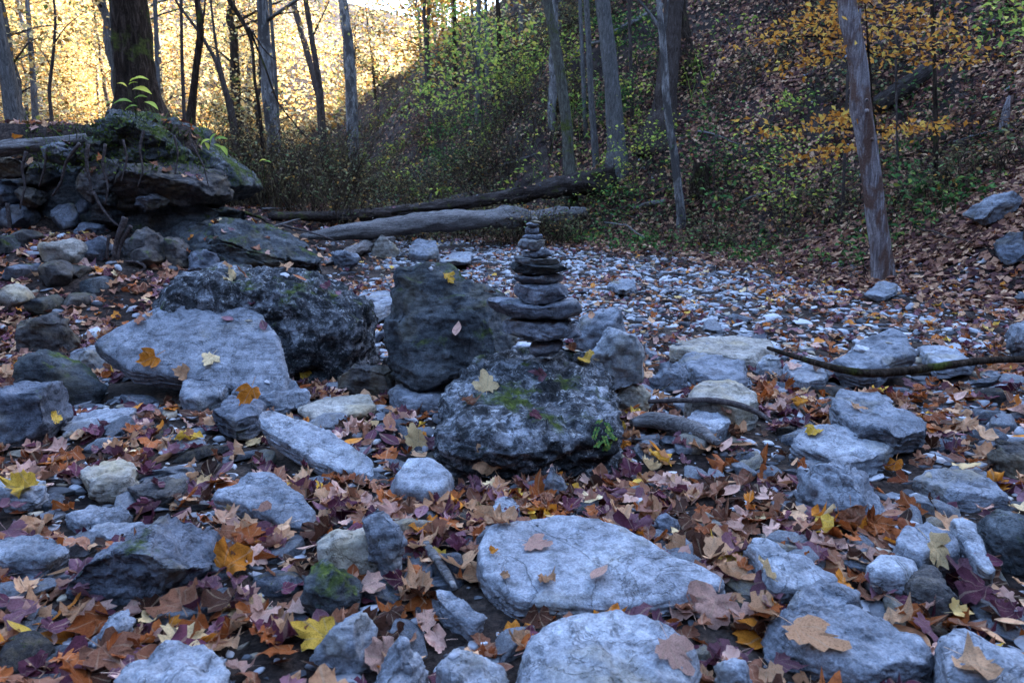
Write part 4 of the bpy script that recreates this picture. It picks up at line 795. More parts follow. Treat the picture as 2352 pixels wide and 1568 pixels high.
sprays('spicebush', 'yellow green leafy shrub spreading high on the slope under the sunlit gap', 'shrub', [(1110, 330), (1105, 220), (1090, 120), (1070, 20)], 7, None,
  [[(1090, 60), (1030, 50), (980, 70)], [(1090, 80), (1150, 60), (1210, 75)], [(1090, 110), (1020, 110), (960, 130)], [(1090, 120), (1160, 110), (1225, 120)], [(1095, 160), (1030, 165), (950, 190)], [(1095, 170), (1150, 150), (1200, 160)], [(1070, 30), (1030, 20), (990, 30)], [(1080, 90), (1110, 80), (1140, 85)], [(1100, 210), (1040, 205), (970, 225)], [(1100, 200), (1150, 195), (1190, 200)]], spL, 105, 'foliage_yellowgreen', 'bark_brown', seed=62, thick=.5, flat=.6)
for k, (lab, st, ln, y, mt, lf, per) in enumerate([
  ('low yellow green shrub below the spreading shrub on the slope', [(1010, 330), (1005, 270), (1000, 235)], [[(1000, 260), (960, 250), (930, 262)], [(1000, 240), (1050, 235), (1080, 245)], [(1003, 225), (985, 205), (960, 210)]], None, 'foliage_yellowgreen', .13, 90),
  ('dull green shrub at mid slope above the fallen logs', [(1060, 340), (1060, 290)], [[(1060, 300), (1010, 300), (980, 310)], [(1060, 290), (1110, 290), (1150, 300)], [(1060, 280), (1085, 265), (1120, 262)]], None, 'foliage_green', .12, 90),
  ('small yellow leaved bush on the thin sapling side of the beech', [(1810, 290), (1805, 240)], [[(1805, 245), (1780, 240), (1763, 250)], [(1805, 235), (1830, 220), (1850, 212)], [(1810, 230), (1835, 240), (1870, 245)]], None, 'foliage_yellowgreen', .09, 40),
  ('broad green leaved weed below the mottled tree', [(1650, 500), (1650, 470)], [[(1650, 470), (1630, 462), (1620, 470)], [(1650, 460), (1665, 450), (1680, 458)], [(1650, 465), (1670, 480), (1690, 485)]], None, 'foliage_green', .12, 16),
  ('broad leaved green bush beyond the bare trunk foot', [(2110, 470), (2110, 420)], [[(2110, 430), (2080, 400), (2060, 390)], [(2110, 420), (2140, 390), (2160, 385)], [(2110, 440), (2150, 440), (2180, 450)], [(2110, 450), (2080, 450), (2060, 460)]], None, 'foliage_green', .11, 40),
  ('bright green seedling at the foot of the bare trunk', [(1965, 540), (1962, 515)], [[(1962, 520), (1950, 512), (1945, 520)], [(1962, 515), (1975, 525), (1980, 540)]], None, 'foliage_green', .07, 16),
  ('green tangle of small leaves in front of the hollow log', [(1430, 480), (1430, 440)], [[(1430, 450), (1400, 440), (1380, 455)], [(1430, 440), (1460, 435), (1490, 450)], [(1430, 470), (1470, 480), (1500, 490)]], None, 'foliage_green', .09, 70),
  ('yellow vine leaves climbing the big smooth grey tree', [(1424, 330), (1428, 240), (1420, 170)], [[(1425, 250), (1432, 215), (1430, 180)], [(1425, 200), (1436, 190), (1440, 210)]], 16.6, 'foliage_yellowgreen', .12, 40),
  ('green shrub leaning in at the upper picture corner', [(2400, 200), (2390, 80), (2380, 0)], [[(2380, 30), (2340, 30), (2300, 25)], [(2385, 70), (2340, 75), (2310, 90)], [(2385, 0), (2340, 5), (2310, -10)]], 7.5, 'foliage_yellowgreen', .09, 40)]):
    sprays('leafy_shrub', lab, 'shrub', st, 5, y, ln, lf, per, mt, 'bark_brown', 'leafy shrubs of the slope', 70 + k, thick=.14 if lf < .12 else .25, flat=.6)

# big-leaved seedlings on the outcrop and fern on the cairn rock
def seedling(name, label, pts, y, leaves, mat, seed):
    b = at_y(*pts[0], y); O = b; root = empty(name, tuple(O)); tag(root, label, 'plant')
    V, Q, T = tube(np.array(px_path(pts, y)) - O, np.linspace(.006, .003, len(pts)), 5, step=.03); link('stem', mesh_np('stem', V, [Q, T]), MATS['foliage_moss'], root)
    a = np.linspace(0, 2 * np.pi, 14, endpoint=False)
    for k, (px, py, L, ang, tilt, rv) in enumerate(leaves):
        c = at_y(px, py, y - .05) - O; u = np.linspace(0, 1, 7)
        wdt = np.sin(np.pi * u ** .85) * .24; V = []
        ca, sa = math.cos(ang), math.sin(ang)
        for q, wd in zip(u, wdt):
            for s in (-1, 0, 1):
                lx, ly, lz = (q - .5) * L, s * wd * L, abs(s) * wd * L * .35 - (q - .5) ** 2 * L * .5
                yy, zz = ly * math.cos(tilt) - lz * math.sin(tilt), ly * math.sin(tilt) + lz * math.cos(tilt)
                V.append([c[0] + lx * ca - zz * sa, c[1] + yy, c[2] + lx * sa + zz * ca])
        Q = [(i * 3 + j, i * 3 + j + 1, i * 3 + j + 4, i * 3 + j + 3) for i in range(6) for j in range(2)]
        link('leaf', mesh_np('leaf', np.array(V), np.array(Q), True, {'rnd': np.full(21, rv)}), MATS[mat], root)
seedling('seedling', 'seedling with big yellow green leaves before the thick bank tree', [(312, 272), (313, 240), (312, 195)], 7.35, [(318, 180, .20, .08, .35, .8), (325, 206, .21, -.22, .5, .85), (280, 193, .11, -.3, .3, .98), (305, 190, .1, .2, .3, .7), (280, 232, .2, .1, .4, .3), (322, 222, .14, .1, .4, .3), (348, 240, .16, -.5, .4, .6), (300, 245, .14, .3, .4, .4), (250, 236, .1, .5, .5, .3)], 'foliage_yellowgreen', 1)
seedling('seedling', 'green leafy seedling on the creek side of the mossy outcrop', [(480, 335), (482, 322), (486, 310)], 7.3, [(470, 325, .13, .5, .6, .7), (488, 316, .14, .9, .6, .4), (505, 318, .16, .1, .5, .2), (515, 345, .13, -1.0, .5, .5), (500, 335, .1, -.5, .5, .5), (476, 335, .09, -1.2, .6, .8)], 'foliage_yellowgreen', 2)
seedling('seedling', 'lone two leaved seedling in front of the brushy slope', [(606, 430), (608, 400), (608, 375)], 9.5, [(603, 368, .11, .2, .4, .9), (615, 371, .1, -.1, .4, .3)], 'foliage_yellowgreen', 3)

# ------------------------------------------------------------------ logs, driftwood, sticks and roots
def log(name, label, pts, widths, ys, mat, group='fallen wood', cat='log', bark=.18, nseg=20, knots=(), seed=0, hollow=False):
    if ys is None: ys = [on_ground(pts[0][0], pts[0][1] + widths[0] * .4)[1], on_ground(pts[-1][0], pts[-1][1] + widths[-1] * .4)[1]]
    ys = np.broadcast_to(ys, len(pts)) if np.ndim(ys) == 0 else np.interp(np.linspace(0, 1, len(pts)), np.linspace(0, 1, len(ys)), ys)
    P = np.array([at_y(p[0], p[1], y) for p, y in zip(pts, ys)]); R = [px_r(wd, y) for wd, y in zip(widths, ys)]
    # build along local x so that the grain follows the log
    ax = P[-1] - P[0]; L = np.linalg.norm(ax); ax /= L; n = np.cross(ax, [0, 0, 1.]); n /= np.linalg.norm(n); m = np.cross(n, ax); M = np.array([ax, n, m])
    V, Q, T = tube((P - P[0]) @ M.T, R, nseg, step=max(.05, L / 90), bark=bark, seed=seed)
    o = link(name, mesh_np(name, V, [Q, T]), MATS[mat], loc=tuple(P[0])); o.rotation_euler = __import__('mathutils').Matrix(M.T.tolist()).to_euler(); tag(o, label, cat, group)
    for (px, py, ex, ey, wd) in knots:
        y = float(np.interp(px, [p[0] for p in pts], ys)) - R[0] * .5; K = (np.array([at_y(px, py, y), at_y(ex, ey, y - .05)]) - P[0]) @ M.T
        V, Q, T = tube(K, [px_r(wd, y), px_r(wd, y) * .55], 9, step=.03, bark=.2); link('knot', mesh_np('knot', V, [Q, T]), MATS[mat], o)
    solid(np.array(V) @ M + P[0] if False else ((tube((P - P[0]) @ M.T, R, 8)[0]) @ M + P[0]), tri(tube((P - P[0]) @ M.T, R, 8)))
    return o
def tri(t): return np.vstack([t[1][:, [0, 1, 2]], t[1][:, [0, 2, 3]], t[2]])
log('fallen_log', 'long grey weathered fallen log with a knob across the creek end', [(690, 545), (760, 534), (850, 524), (930, 512), (1000, 507), (1080, 503), (1130, 499), (1180, 502), (1260, 494), (1340, 488)], [12, 36, 44, 46, 48, 44, 50, 38, 36, 28], None, 'wood_weathered', knots=[(1124, 488, 1138, 474, 20), (1258, 484, 1268, 475, 18), (1005, 500, 1004, 495, 8)], bark=.34)
log('fallen_log', 'dark mossy fallen log lying behind the grey weathered log', [(620, 497), (700, 496), (800, 491), (880, 484), (980, 474), (1070, 462)], [20, 28, 36, 42, 44, 40], None, 'wood_rotten', bark=.3, seed=2)
log('hollow_log', 'thick rotten dark log with an open hollow end near the mossy leaning trunk', [(740, 500), (860, 492), (980, 478), (1100, 462), (1220, 444), (1320, 424), (1402, 410)], [10, 18, 24, 30, 38, 52, 64], None, 'wood_rotten', bark=.42, seed=3, knots=[(985, 470, 996, 446, 9), (1185, 444, 1206, 415, 11), (1090, 456, 1080, 440, 8), (1300, 420, 1312, 392, 10)])
log('driftwood', 'twisted dark driftwood root in front of the grey weathered log', [(745, 605), (800, 575), (850, 556), (900, 548)], [12, 30, 34, 18], None, 'wood_weathered', bark=.4, seed=4)
log('driftwood', 'thin brown log piece between outcrop nose and the fallen logs', [(628, 492), (680, 496), (740, 508), (800, 512)], [14, 16, 14, 8], None, 'wood_rotten', seed=5)
log('driftwood', 'short stick poking out at the end of the grey weathered log', [(628, 521), (680, 522), (730, 533)], [9, 10, 8], 12.2, 'wood_weathered', seed=6)
log('bank_log', 'smooth grey log lying along the bank at the picture edge', [(-40, 348), (40, 336), (110, 332), (200, 318)], [34, 38, 32, 24], [6.9, 7.2], 'wood_weathered', bark=.25, seed=7)
log('fallen_log', 'dark log pointing down the slope behind the bare trunk', [(2012, 246), (2060, 215), (2100, 188), (2135, 160)], [46, 48, 46, 44], None, 'wood_rotten', seed=8)
log('fallen_log', 'grey log lying high on the slope above the big smooth grey tree', [(1390, 88), (1440, 60), (1480, 38), (1530, 10)], [10, 14, 14, 13], None, 'wood_weathered', seed=9)
log('fallen_log', 'thin grey log slanting on the slope beside the straight slim tree', [(1318, 128), (1350, 100), (1400, 92)], [8, 9, 7], None, 'wood_weathered', seed=10)
log('fallen_log', 'small grey log on the slope foot below the hollow log', [(1455, 478), (1490, 468), (1530, 462)], [8, 14, 10], None, 'wood_weathered', seed=12)
log('fallen_log', 'dark short log on the leafy slope under the orange leaves', [(2112, 322), (2140, 322), (2175, 318)], [14, 18, 14], None, 'wood_rotten', seed=13)
rb = np.random.default_rng(91)
for k, (x0, y0, x1, y1, w_) in enumerate([(600, 480, 700, 470, 6), (640, 515, 760, 545, 7), (700, 505, 820, 500, 8), (590, 530, 690, 505, 6), (760, 470, 900, 455, 7), (1040, 520, 1200, 512, 6), (1180, 450, 1290, 425, 8), (1340, 500, 1470, 470, 5), (1360, 470, 1500, 520, 5), (1390, 510, 1480, 545, 4), (1420, 450, 1540, 430, 6), (1330, 530, 1440, 505, 5), (1700, 470, 1800, 430, 6), (1740, 380, 1850, 420, 5), (1880, 420, 1960, 375, 8), (1600, 300, 1700, 330, 5), (1500, 170, 1590, 120, 6), (1240, 330, 1330, 290, 6), (1150, 380, 1240, 350, 5), (880, 430, 980, 400, 5), (2100, 520, 2230, 560, 5), (2180, 330, 2280, 300, 6), (1800, 560, 1900, 540, 5), (1640, 200, 1720, 160, 5)]):
    A_, B_2 = on_ground(x0, y0, .06), on_ground(x1, y1, .10 + .2 * rb.random()); m_ = (A_ + B_2) / 2 + rb.normal(size=3) * .05; V, Q, T = tube(np.array([A_, m_, B_2]) - A_, [px_r(w_, A_[1]), px_r(w_, A_[1]) * .8, px_r(w_, A_[1]) * .4], 7, step=.06, bark=.15, seed=k, wob=.06)
    near = min(NAMED[9:] + [('grey fallen log', 900), ('outcrop nose', 590)], key=lambda q: abs(q[1] - (x0 + x1) / 2))[0]
    o = link('fallen_branch', mesh_np('fallen_branch', V, [Q, T]), MATS[['wood_weathered', 'root_bark', 'bark_brown'][k % 3]], loc=tuple(A_)); tag(o, f"{['grey', 'dark', 'brown'][k % 3]} fallen branch {'rising' if y1 < y0 else 'dropping'} {['over brush', 'through weeds', 'across leaf litter', 'past stones'][k % 4]} near the {near}", 'branch', 'fallen branches of the slope foot')
def stick(label, pts, widths, lift, mat, seed, name='stick', step=.03):
    P = np.array([on_ground(p[0], p[1], lift) for p in pts]); R = [px_r(wd, q[1]) for wd, q in zip(widths, P)]; O = P[0]
    V, Q, T = tube(P - O, R, 10, step=step, bark=.15, seed=seed); o = link(name, mesh_np(name, V, [Q, T]), MATS[mat], loc=tuple(O)); tag(o, label, 'stick', 'sticks on the creek bed'); return o
stick('long dark curved stick lying across the stones to the picture edge', [(1764, 799), (1830, 820), (1930, 849), (2000, 858), (2080, 852), (2180, 838), (2250, 828), (2420, 822)], [10, 15, 20, 23, 23, 21, 20, 18], .21, 'bark_dark', 1)
stick('crooked brown stick over leaves in front of the tan block', [(1490, 922), (1560, 919), (1640, 918), (1700, 930), (1745, 948), (1770, 968)], [13, 15, 17, 18, 15, 8], .16, 'root_bark', 2)
stick('split pale wooden stake among leaves beside the broad flat slab', [(978, 1248), (1000, 1280), (1025, 1315), (1045, 1350)], [22, 28, 26, 14], .05, 'wood_weathered', 3)
stick('weathered brown driftwood chunk just below the white ribbed stone', [(1450, 972), (1490, 962), (1560, 975), (1610, 992), (1650, 1018)], [24, 44, 50, 44, 16], .07, 'wood_weathered', 4, 'driftwood_chunk')
stick('thin bare twig standing out of the leaves beyond the tan block', [(1500, 905), (1530, 888), (1545, 876)], [2.5, 2.5, 2], .10, 'bark_dark', 5)
stick('short dark branch bent down at the outcrop foot', [(560, 488), (600, 500), (625, 520), (628, 545)], [9, 8, 7, 5], .25, 'bark_dark', 6)
rt_ = empty('root_tangle', tuple(at_y(280, 640, 6.2))); tag(rt_, 'tangle of exposed brown roots hanging over the leafy slope', 'roots'); RO = np.array(rt_.location)
for k, (pts, w0) in enumerate([([(285, 500), (268, 545), (262, 590), (258, 640), (262, 690)], 16), ([(300, 520), (275, 560), (268, 600), (285, 630), (330, 626), (338, 612), (310, 600), (280, 598)], 12), ([(262, 600), (280, 640), (310, 670), (330, 700)], 9), ([(250, 540), (246, 590), (250, 650), (236, 690)], 8), ([(268, 610), (300, 650), (350, 672)], 7), ([(200, 330), (198, 370), (205, 410), (212, 440)], 10), ([(212, 440), (225, 470), (250, 500), (275, 520)], 9), ([(20, 470), (24, 520), (10, 570), (0, 600)], 11), ([(330, 300), (322, 345), (330, 390), (318, 430)], 7), ([(400, 310), (410, 350), (402, 400)], 6), ([(180, 330), (150, 370), (140, 420), (120, 450)], 9), ([(240, 330), (235, 380), (250, 430), (242, 470)], 8), ([(110, 345), (105, 390), (90, 430)], 7), ([(440, 330), (470, 380), (480, 430)], 5), ([(60, 350), (50, 390), (62, 430), (50, 480)], 8), ([(280, 320), (290, 370), (280, 420)], 6)]):
    yy = 6.35 if k < 5 else 6.9
    V, Q, T = tube(np.array(px_path(pts, yy)) - RO, np.linspace(px_r(w0, yy), px_r(w0, yy) * .5, len(pts)), 8, step=.03, bark=.25, seed=k, wob=.03); link('root', mesh_np('root', V, [Q, T]), MATS['root_bark'], rt_)

# ------------------------------------------------------------------ what lies on the surfaces: a drop test
gm = (GV[:, 1] < 42) & (abs(GV[:, 0]) < 40); gf = SOLF[0][gm[SOLF[0]].all(1)]
NG = len(gf); AV = np.vstack(SOLV); AF = np.vstack([gf] + SOLF[1:])
bvh = BVHTree.FromPolygons(AV.tolist(), AF.tolist(), all_triangles=True)
def drop(x, y, top=6.0):
    z0 = 60.0 if y > 8 else 6.0
    h = bvh.ray_cast(Vector((x, y, z0)), Vector((0, 0, -1)))
    if h[0] is None: return None
    n = h[1] if h[1].z > 0 else -h[1]
    return np.array(h[0]), np.array(n), h[2] >= NG
def hill_d(x, y):
    d1 = 0.73 * (x - 4.9) + 0.68 * (y - 9.0); d3 = 0.97 * (x - 4.9) + 0.25 * (y - 7.2); d2 = 0.90 * (x + 2.2) + 0.43 * (y - 15.4)
    return np.minimum(np.maximum(d1, d3), d2)
def rot_to(N, spin):
    """rotation matrices that carry z to N with a spin about it"""
    N = N / np.linalg.norm(N, axis=1)[:, None]; a = np.c_[np.cos(spin), np.sin(spin), np.zeros(len(N))]
    U = a - (a * N).sum(1)[:, None] * N; U /= np.linalg.norm(U, axis=1)[:, None]; W = np.cross(N, U)
    return np.stack([U, W, N], 2)          # columns
def euler_of(M):
    import mathutils; return mathutils.Matrix(M.tolist()).to_euler()
LUSED = {}
def rel_label(head, px, py, tail=''):
    H = sorted(HERO, key=lambda h: (h[1] - px) ** 2 + (1.6 * (h[2] - py)) ** 2)
    for h in H[:9]:
        dx, dy = px - h[1], py - h[2]
        if abs(dy) * 1.4 > abs(dx): rel = 'in front of' if dy > 0 else 'behind'
        else: rel = 'on the cairn side of' if abs(px - 1235) < abs(h[1] - 1235) else 'on the outer side of'
        lab = f'{head} {rel} the {h[0]}'
        if lab not in LUSED: LUSED[lab] = 1; return lab
    return lab

# ------------------------------------------------------------------ loose stones
def stone_variant(sub, seed, flat):
    r = np.random.default_rng(seed); n = r.integers(5, 9); a = np.sort(r.uniform(0, 2 * np.pi, n)); a = np.linspace(0, 2 * np.pi, n, endpoint=False) + r.uniform(-.3, .3, n)
    pts = np.c_[np.cos(a) * r.uniform(.75, 1.15, n) * 1.25, np.sin(a) * r.uniform(.7, 1.1, n) * .85]
    c, R = polar(pts, 0); return rock_mesh('v', R, flat, 7.0, sub, seed, rough=.7 if sub > 2 else .5, strata=.5, cuts=14, cutmin=.60, topflat=False)
rs = np.random.default_rng(77)
ST = []
def add_stones(n, y0, y1, s0, s1, pw, keep_on_rock=.05):
    y = np.sqrt(rs.uniform(y0 * y0, y1 * y1, n)); n = len(y); x = rs.uniform(-1, 1, n) * (.86 * y + .9); hd = hill_d(x, y); u = rs.random((5, n))
    ok = ~((hd > .6) & (u[0] > .05)) & ~((hd > -1.2) & (u[1] < .45)) & ~((x < -2.9) & (y > 6.9)) & ~((x < -.9 - .1 * y) & (y > 4.3) & (u[1] < .8)) & ~((x > 1.2 + .2 * y) & (y > 3.6) & (u[2] < .3))
    for i in np.nonzero(ok)[0]:
        h = drop(x[i], y[i])
        if h is None or (h[2] and u[3, i] > keep_on_rock) or h[1][2] < .5: continue
        ST.append((h[0], h[1], s0 + (s1 - s0) * u[4, i] ** pw, y[i]))
add_stones(680, 1.35, 3.4, .030, .095, 1.5, 0)
add_stones(420, 3.0, 7.0, .045, .14, 1.8, 0)
add_stones(5200, 1.3, 4.2, .007, .036, 2.2, .01)
add_stones(14000, 3.4, 8.5, .014, .060, 1.9, .01)
add_stones(25000, 7.5, 16, .018, .075, 2.0, .01)
pos = np.array([s[0] for s in ST]); sz = np.array([s[2] for s in ST]); pj = project(pos)
app = sz * F / pj[:, 2]; infr = (pj[:, 0] > 10) & (pj[:, 0] < 2342) & (pj[:, 1] < 1560)
NIND = 200
order = np.argsort(-(app * infr)); indiv = set(order[:NIND].tolist())
ROCKC = [('pale grey', 'rock_pale', .34), ('grey', 'rock_grey', .30), ('dark grey', 'rock_slate', .16), ('tan', 'rock_tan', .10), ('brown', 'rock_brown', .10)]
SV3 = []
for k in range(16):
    flat = [.20, .34, .50][k % 3]; P, Fc = stone_variant(3, 900 + k, flat); SV3.append((P, Fc, ['flat', 'angular', 'chunky'][k % 3]))
meshes3 = {}
for i in sorted(indiv):
    p, n, s, y = ST[i]; k = int(rs.integers(0, 16)); P, Fc, shp = SV3[k]
    c = rs.choice(5, p=np.array([q[2] for q in ROCKC]) / sum(q[2] for q in ROCKC)); cn, mt, _ = ROCKC[c]
    if (k, mt) not in meshes3:
        me = mesh_np('loose_stone', P, Fc); me.materials.append(MATS[mt]); meshes3[(k, mt)] = me
    o = link('loose_stone', meshes3[(k, mt)]); sc_ = s * np.array([rs.uniform(.85, 1.2), rs.uniform(.8, 1.1), rs.uniform(.8, 1.2)])
    M = rot_to((n * .6 + np.array([0, 0, .4]) + rs.normal(size=3) * .16)[None], rs.uniform(0, 6.28, 1))[0]
    o.rotation_euler = euler_of(M); o.scale = tuple(sc_); o.location = tuple(p + np.array([0, 0, s * .12]))
    size = 'small' if app[i] < 26 else ('middling' if app[i] < 45 else 'larger')
    tag(o, rel_label(f'{size} {shp} {cn} stone', pj[i, 0], pj[i, 1]), 'stone', 'loose stones of the creek bed')
def stuff_stones(idx, sub, seed0):
    J = Joiner(); var = [stone_variant(sub, seed0 + k, [.20, .30, .45][k % 3]) for k in range(12)]
    ids = np.array(idx); kk = rs.integers(0, 12, len(ids))
    for k in range(12):
        sel = ids[kk == k]
        if not len(sel): continue
        P, Fc = var[k]; m = len(sel)
        N = np.array([ST[i][1] for i in sel]) * .6 + np.array([0, 0, .4]) + rs.normal(size=(m, 3)) * .16
        M = rot_to(N, rs.uniform(0, 6.28, m)); s = sz[sel][:, None] * np.c_[rs.uniform(.8, 1.25, m), rs.uniform(.75, 1.1, m), rs.uniform(.7, 1.2, m)]
        V = np.einsum('mij,mvj->mvi', M, P[None] * s[:, None]) + (pos[sel] + np.c_[np.zeros(m), np.zeros(m), sz[sel] * .10])[:, None]
        Fa = Fc[None] + (np.arange(m) * len(P))[:, None, None]
        J.add(V.reshape(-1, 3), None, Fa.reshape(-1, 3), rnd=np.repeat(rs.uniform(0, 1, m), len(P)))
    return J
rest = [i for i in range(len(ST)) if i not in indiv]
nearI = [i for i in rest if sz[i] / ST[i][3] > .0125]; ns_ = set(nearI); farI = [i for i in rest if i not in ns_]
o = link('gravel', stuff_stones(nearI, 2, 1200).mesh('gravel'), MATS['stones_mixed']); tag(o, 'small grey and tan gravel stones between the rocks', 'gravel', kind='stuff')
bigI = [i for i in farI if sz[i] / ST[i][3] > .0068]; smaI = [i for i in farI if sz[i] / ST[i][3] <= .0068]
o = link('gravel', stuff_stones(smaI, 0, 1400).mesh('gravel', False), MATS['stones_mixed']); tag(o, 'fine pale chips between the flat stones of the farther creek bed', 'gravel', kind='stuff')
o = link('gravel', stuff_stones(bigI, 1, 1300).mesh('gravel', False), MATS['stones_mixed']); tag(o, 'carpet of pale flat stones over the farther creek bed', 'gravel', kind='stuff')

# ------------------------------------------------------------------ fallen leaves
HALF = [(0, 0.0), (.17, -.09), (.33, -.12), (.36, .00), (.50, .05), (.62, .21), (.56, .28), (.58, .42), (.45, .44), (.35, .46), (.35, .60), (.36, .72), (.23, .74), (.14, .88), (0, 1.03)]
def maple(seed, mode, coarse=False, fine=True):
    r = np.random.default_rng(seed); h = HALF if not coarse else [HALF[i] for i in (0, 2, 3, 5, 9, 11, 14)]
    o = [(x, y) for x, y in h] + [(-x, y) for x, y in h[-2:0:-1]]; o = np.array(o) + r.normal(size=(len(o), 2)) * (.03 if mode != 'curled' else .045); o[:, 0] *= r.uniform(.75, 1.15); o[:, 0] += o[:, 1] * r.normal() * .12
    cc_ = np.array([0, .30]); lob = 1 - .42 * np.clip(pnoise(np.c_[np.cos(np.arctan2(o[:, 1] - .3, o[:, 0])) * 1.6 + seed, np.sin(np.arctan2(o[:, 1] - .3, o[:, 0])) * 1.6, o[:, 0] * 0 + seed * .7]) + .1, 0, 1); o = cc_ + (o - cc_) * lob[:, None]
    c = np.array([0, .30]); rings = [o] if coarse else ([o, c + (o - c) * .66, c + (o - c) * .33] if fine else [o, c + (o - c) * .55])
    n = len(o); P2 = np.vstack(rings + [c]); k = len(rings); T = []
    for q in range(k - 1):
        for i in range(n):
            j = (i + 1) % n; T += [(q * n + i, q * n + j, (q + 1) * n + j), (q * n + i, (q + 1) * n + j, (q + 1) * n + i)]
    for i in range(n): T.append(((k - 1) * n + i, (k - 1) * n + (i + 1) % n, k * n))
    x, y = P2[:, 0], P2[:, 1] - .35; rad = np.hypot(x, y)
    if mode == 'flat': a, f, e, w_ = .16, .10, .08, .14
    elif mode == 'cupped': a, f, e, w_ = .65, .10, .35, .20
    elif mode == 'curled': a, f, e, w_ = .9, -.2, -.5, .20
    elif mode == 'folded': a, f, e, w_ = .15, .85, .25, .16
    else: a, f, e, w_ = .40, .35, .35, .36      # crumpled
    ph = r.uniform(0, 6.28); dirx = x * math.cos(ph) + y * math.sin(ph)
    z = a * dirx ** 2 + f * abs(x) + e * y ** 2 * np.sign(r.normal()) + w_ * fbm(np.c_[P2 * 2.6, np.full(len(P2), seed * 3.1)], 3) * (.4 + 1.4 * rad)
    if mode == 'curled':                          # roll the blade about an axis
        R_ = .38; sgn = 1; th = dirx / R_; perp = -x * math.sin(ph) + y * math.cos(ph); bx = R_ * np.sin(th); zz = R_ * (1 - np.cos(th))
        x2 = bx * math.cos(ph) - perp * math.sin(ph); y2 = bx * math.sin(ph) + perp * math.cos(ph); z = zz * sgn + w_ * fbm(np.c_[P2 * 2.6, np.full(len(P2), seed * 3.1)], 3) * (.3 + rad); x, y = x2, y2
    z = z - np.percentile(z, 30)
    V = np.c_[x, y, z]
    if not coarse:                                # stalk
        s0 = len(V); st_ = np.array([[0, -.35, 0], [.03, -.55, .02], [.05, -.80, .0]]); st_[:, 2] += z[0]
        V = np.vstack([V] + [st_ + [d, 0, 0] for d in (-.011, .011)]); T += [(s0, s0 + 3, s0 + 4), (s0, s0 + 4, s0 + 1), (s0 + 1, s0 + 4, s0 + 5), (s0 + 1, s0 + 5, s0 + 2)]
        P2 = np.vstack([P2] + [np.zeros((6, 2))])
    return V / 1.15, np.array(T), np.c_[P2, np.zeros(len(P2))]
def oval(seed):
    r = np.random.default_rng(seed); u = np.linspace(0, 1, 9); w_ = np.sin(np.pi * u ** .8) * .27; V = []; L = []
    for q, wd in zip(u, w_):
        for s in (-1, 0, 1): V.append((s * wd, q - .5, abs(s) * wd * .3 + .25 * (q - .5) ** 2)); L.append((s * wd, q, 0))
    T = []
    for i in range(8):
        for j in range(2): a = i * 3 + j; T += [(a, a + 1, a + 4), (a, a + 4, a + 3)]
    return np.array(V), np.array(T), np.array(L)
MODES = ['flat', 'cupped', 'crumpled', 'curled', 'folded', 'crumpled', 'flat', 'cupped']
LV = [(*maple(40 + k, MODES[k % 8]), MODES[k % 8] + ' maple leaf') for k in range(16)] + [(*oval(5), 'narrow oval leaf'), (*oval(6), 'narrow oval leaf')]
LVS = [(*maple(240 + k, MODES[k % 8], False, False)[:3], '') for k in range(28)] + [oval(7 + k) for k in range(6)]
LC = [maple(140 + k, MODES[k % 8], True) for k in range(8)]
LME = [mesh_np('fallen_leaf', V, T, True, {'lc': L}) for V, T, L, _ in LV]
for me in LME: me.materials.append(MATS['leaf_brown'])
rl = np.random.default_rng(99); LF = []
def add_leaves(n, y0, y1, s0, s1, on_rock, xr=None):
    """drifts gather in patches and round the rocks"""
    y = np.sqrt(rl.uniform(y0 * y0, y1 * y1, n)); x = rl.uniform(-1, 1, n) * (.87 * y + .9) if xr is None else rl.uniform(*xr, n); c = np.clip(.66 + .9 * fbm(np.c_[x * .9, y * .9, x * 0 + 3.3], 2), .15, 1)
    for i in np.nonzero(rl.random(n) < c)[0]:
        h = drop(x[i], y[i])
        if h is None or (h[2] and (rl.random() > on_rock or h[1][2] < .62)): continue
        LF.append((h[0] + np.array([0, 0, rl.uniform(.004, .05 if y[i] < 5 else .03)]), h[1], rl.uniform(s0, s1), y[i], rl.normal(size=3) * (.33 if not h[2] else .14), None, None))
add_leaves(3500, 1.1, 2.6, .055, .128, .008)
add_leaves(5000, 2.4, 4.6, .06, .125, .015)
add_leaves(9000, 4.2, 8.5, .05, .10, .03)
add_leaves(12500, 8, 17, .05, .10, .1)
add_leaves(2600, 3.8, 7.4, .06, .12, .10, (-5.6, -1.3))
add_leaves(1500, 5.5, 12, .06, .12, .10, (3.0, 8.5))
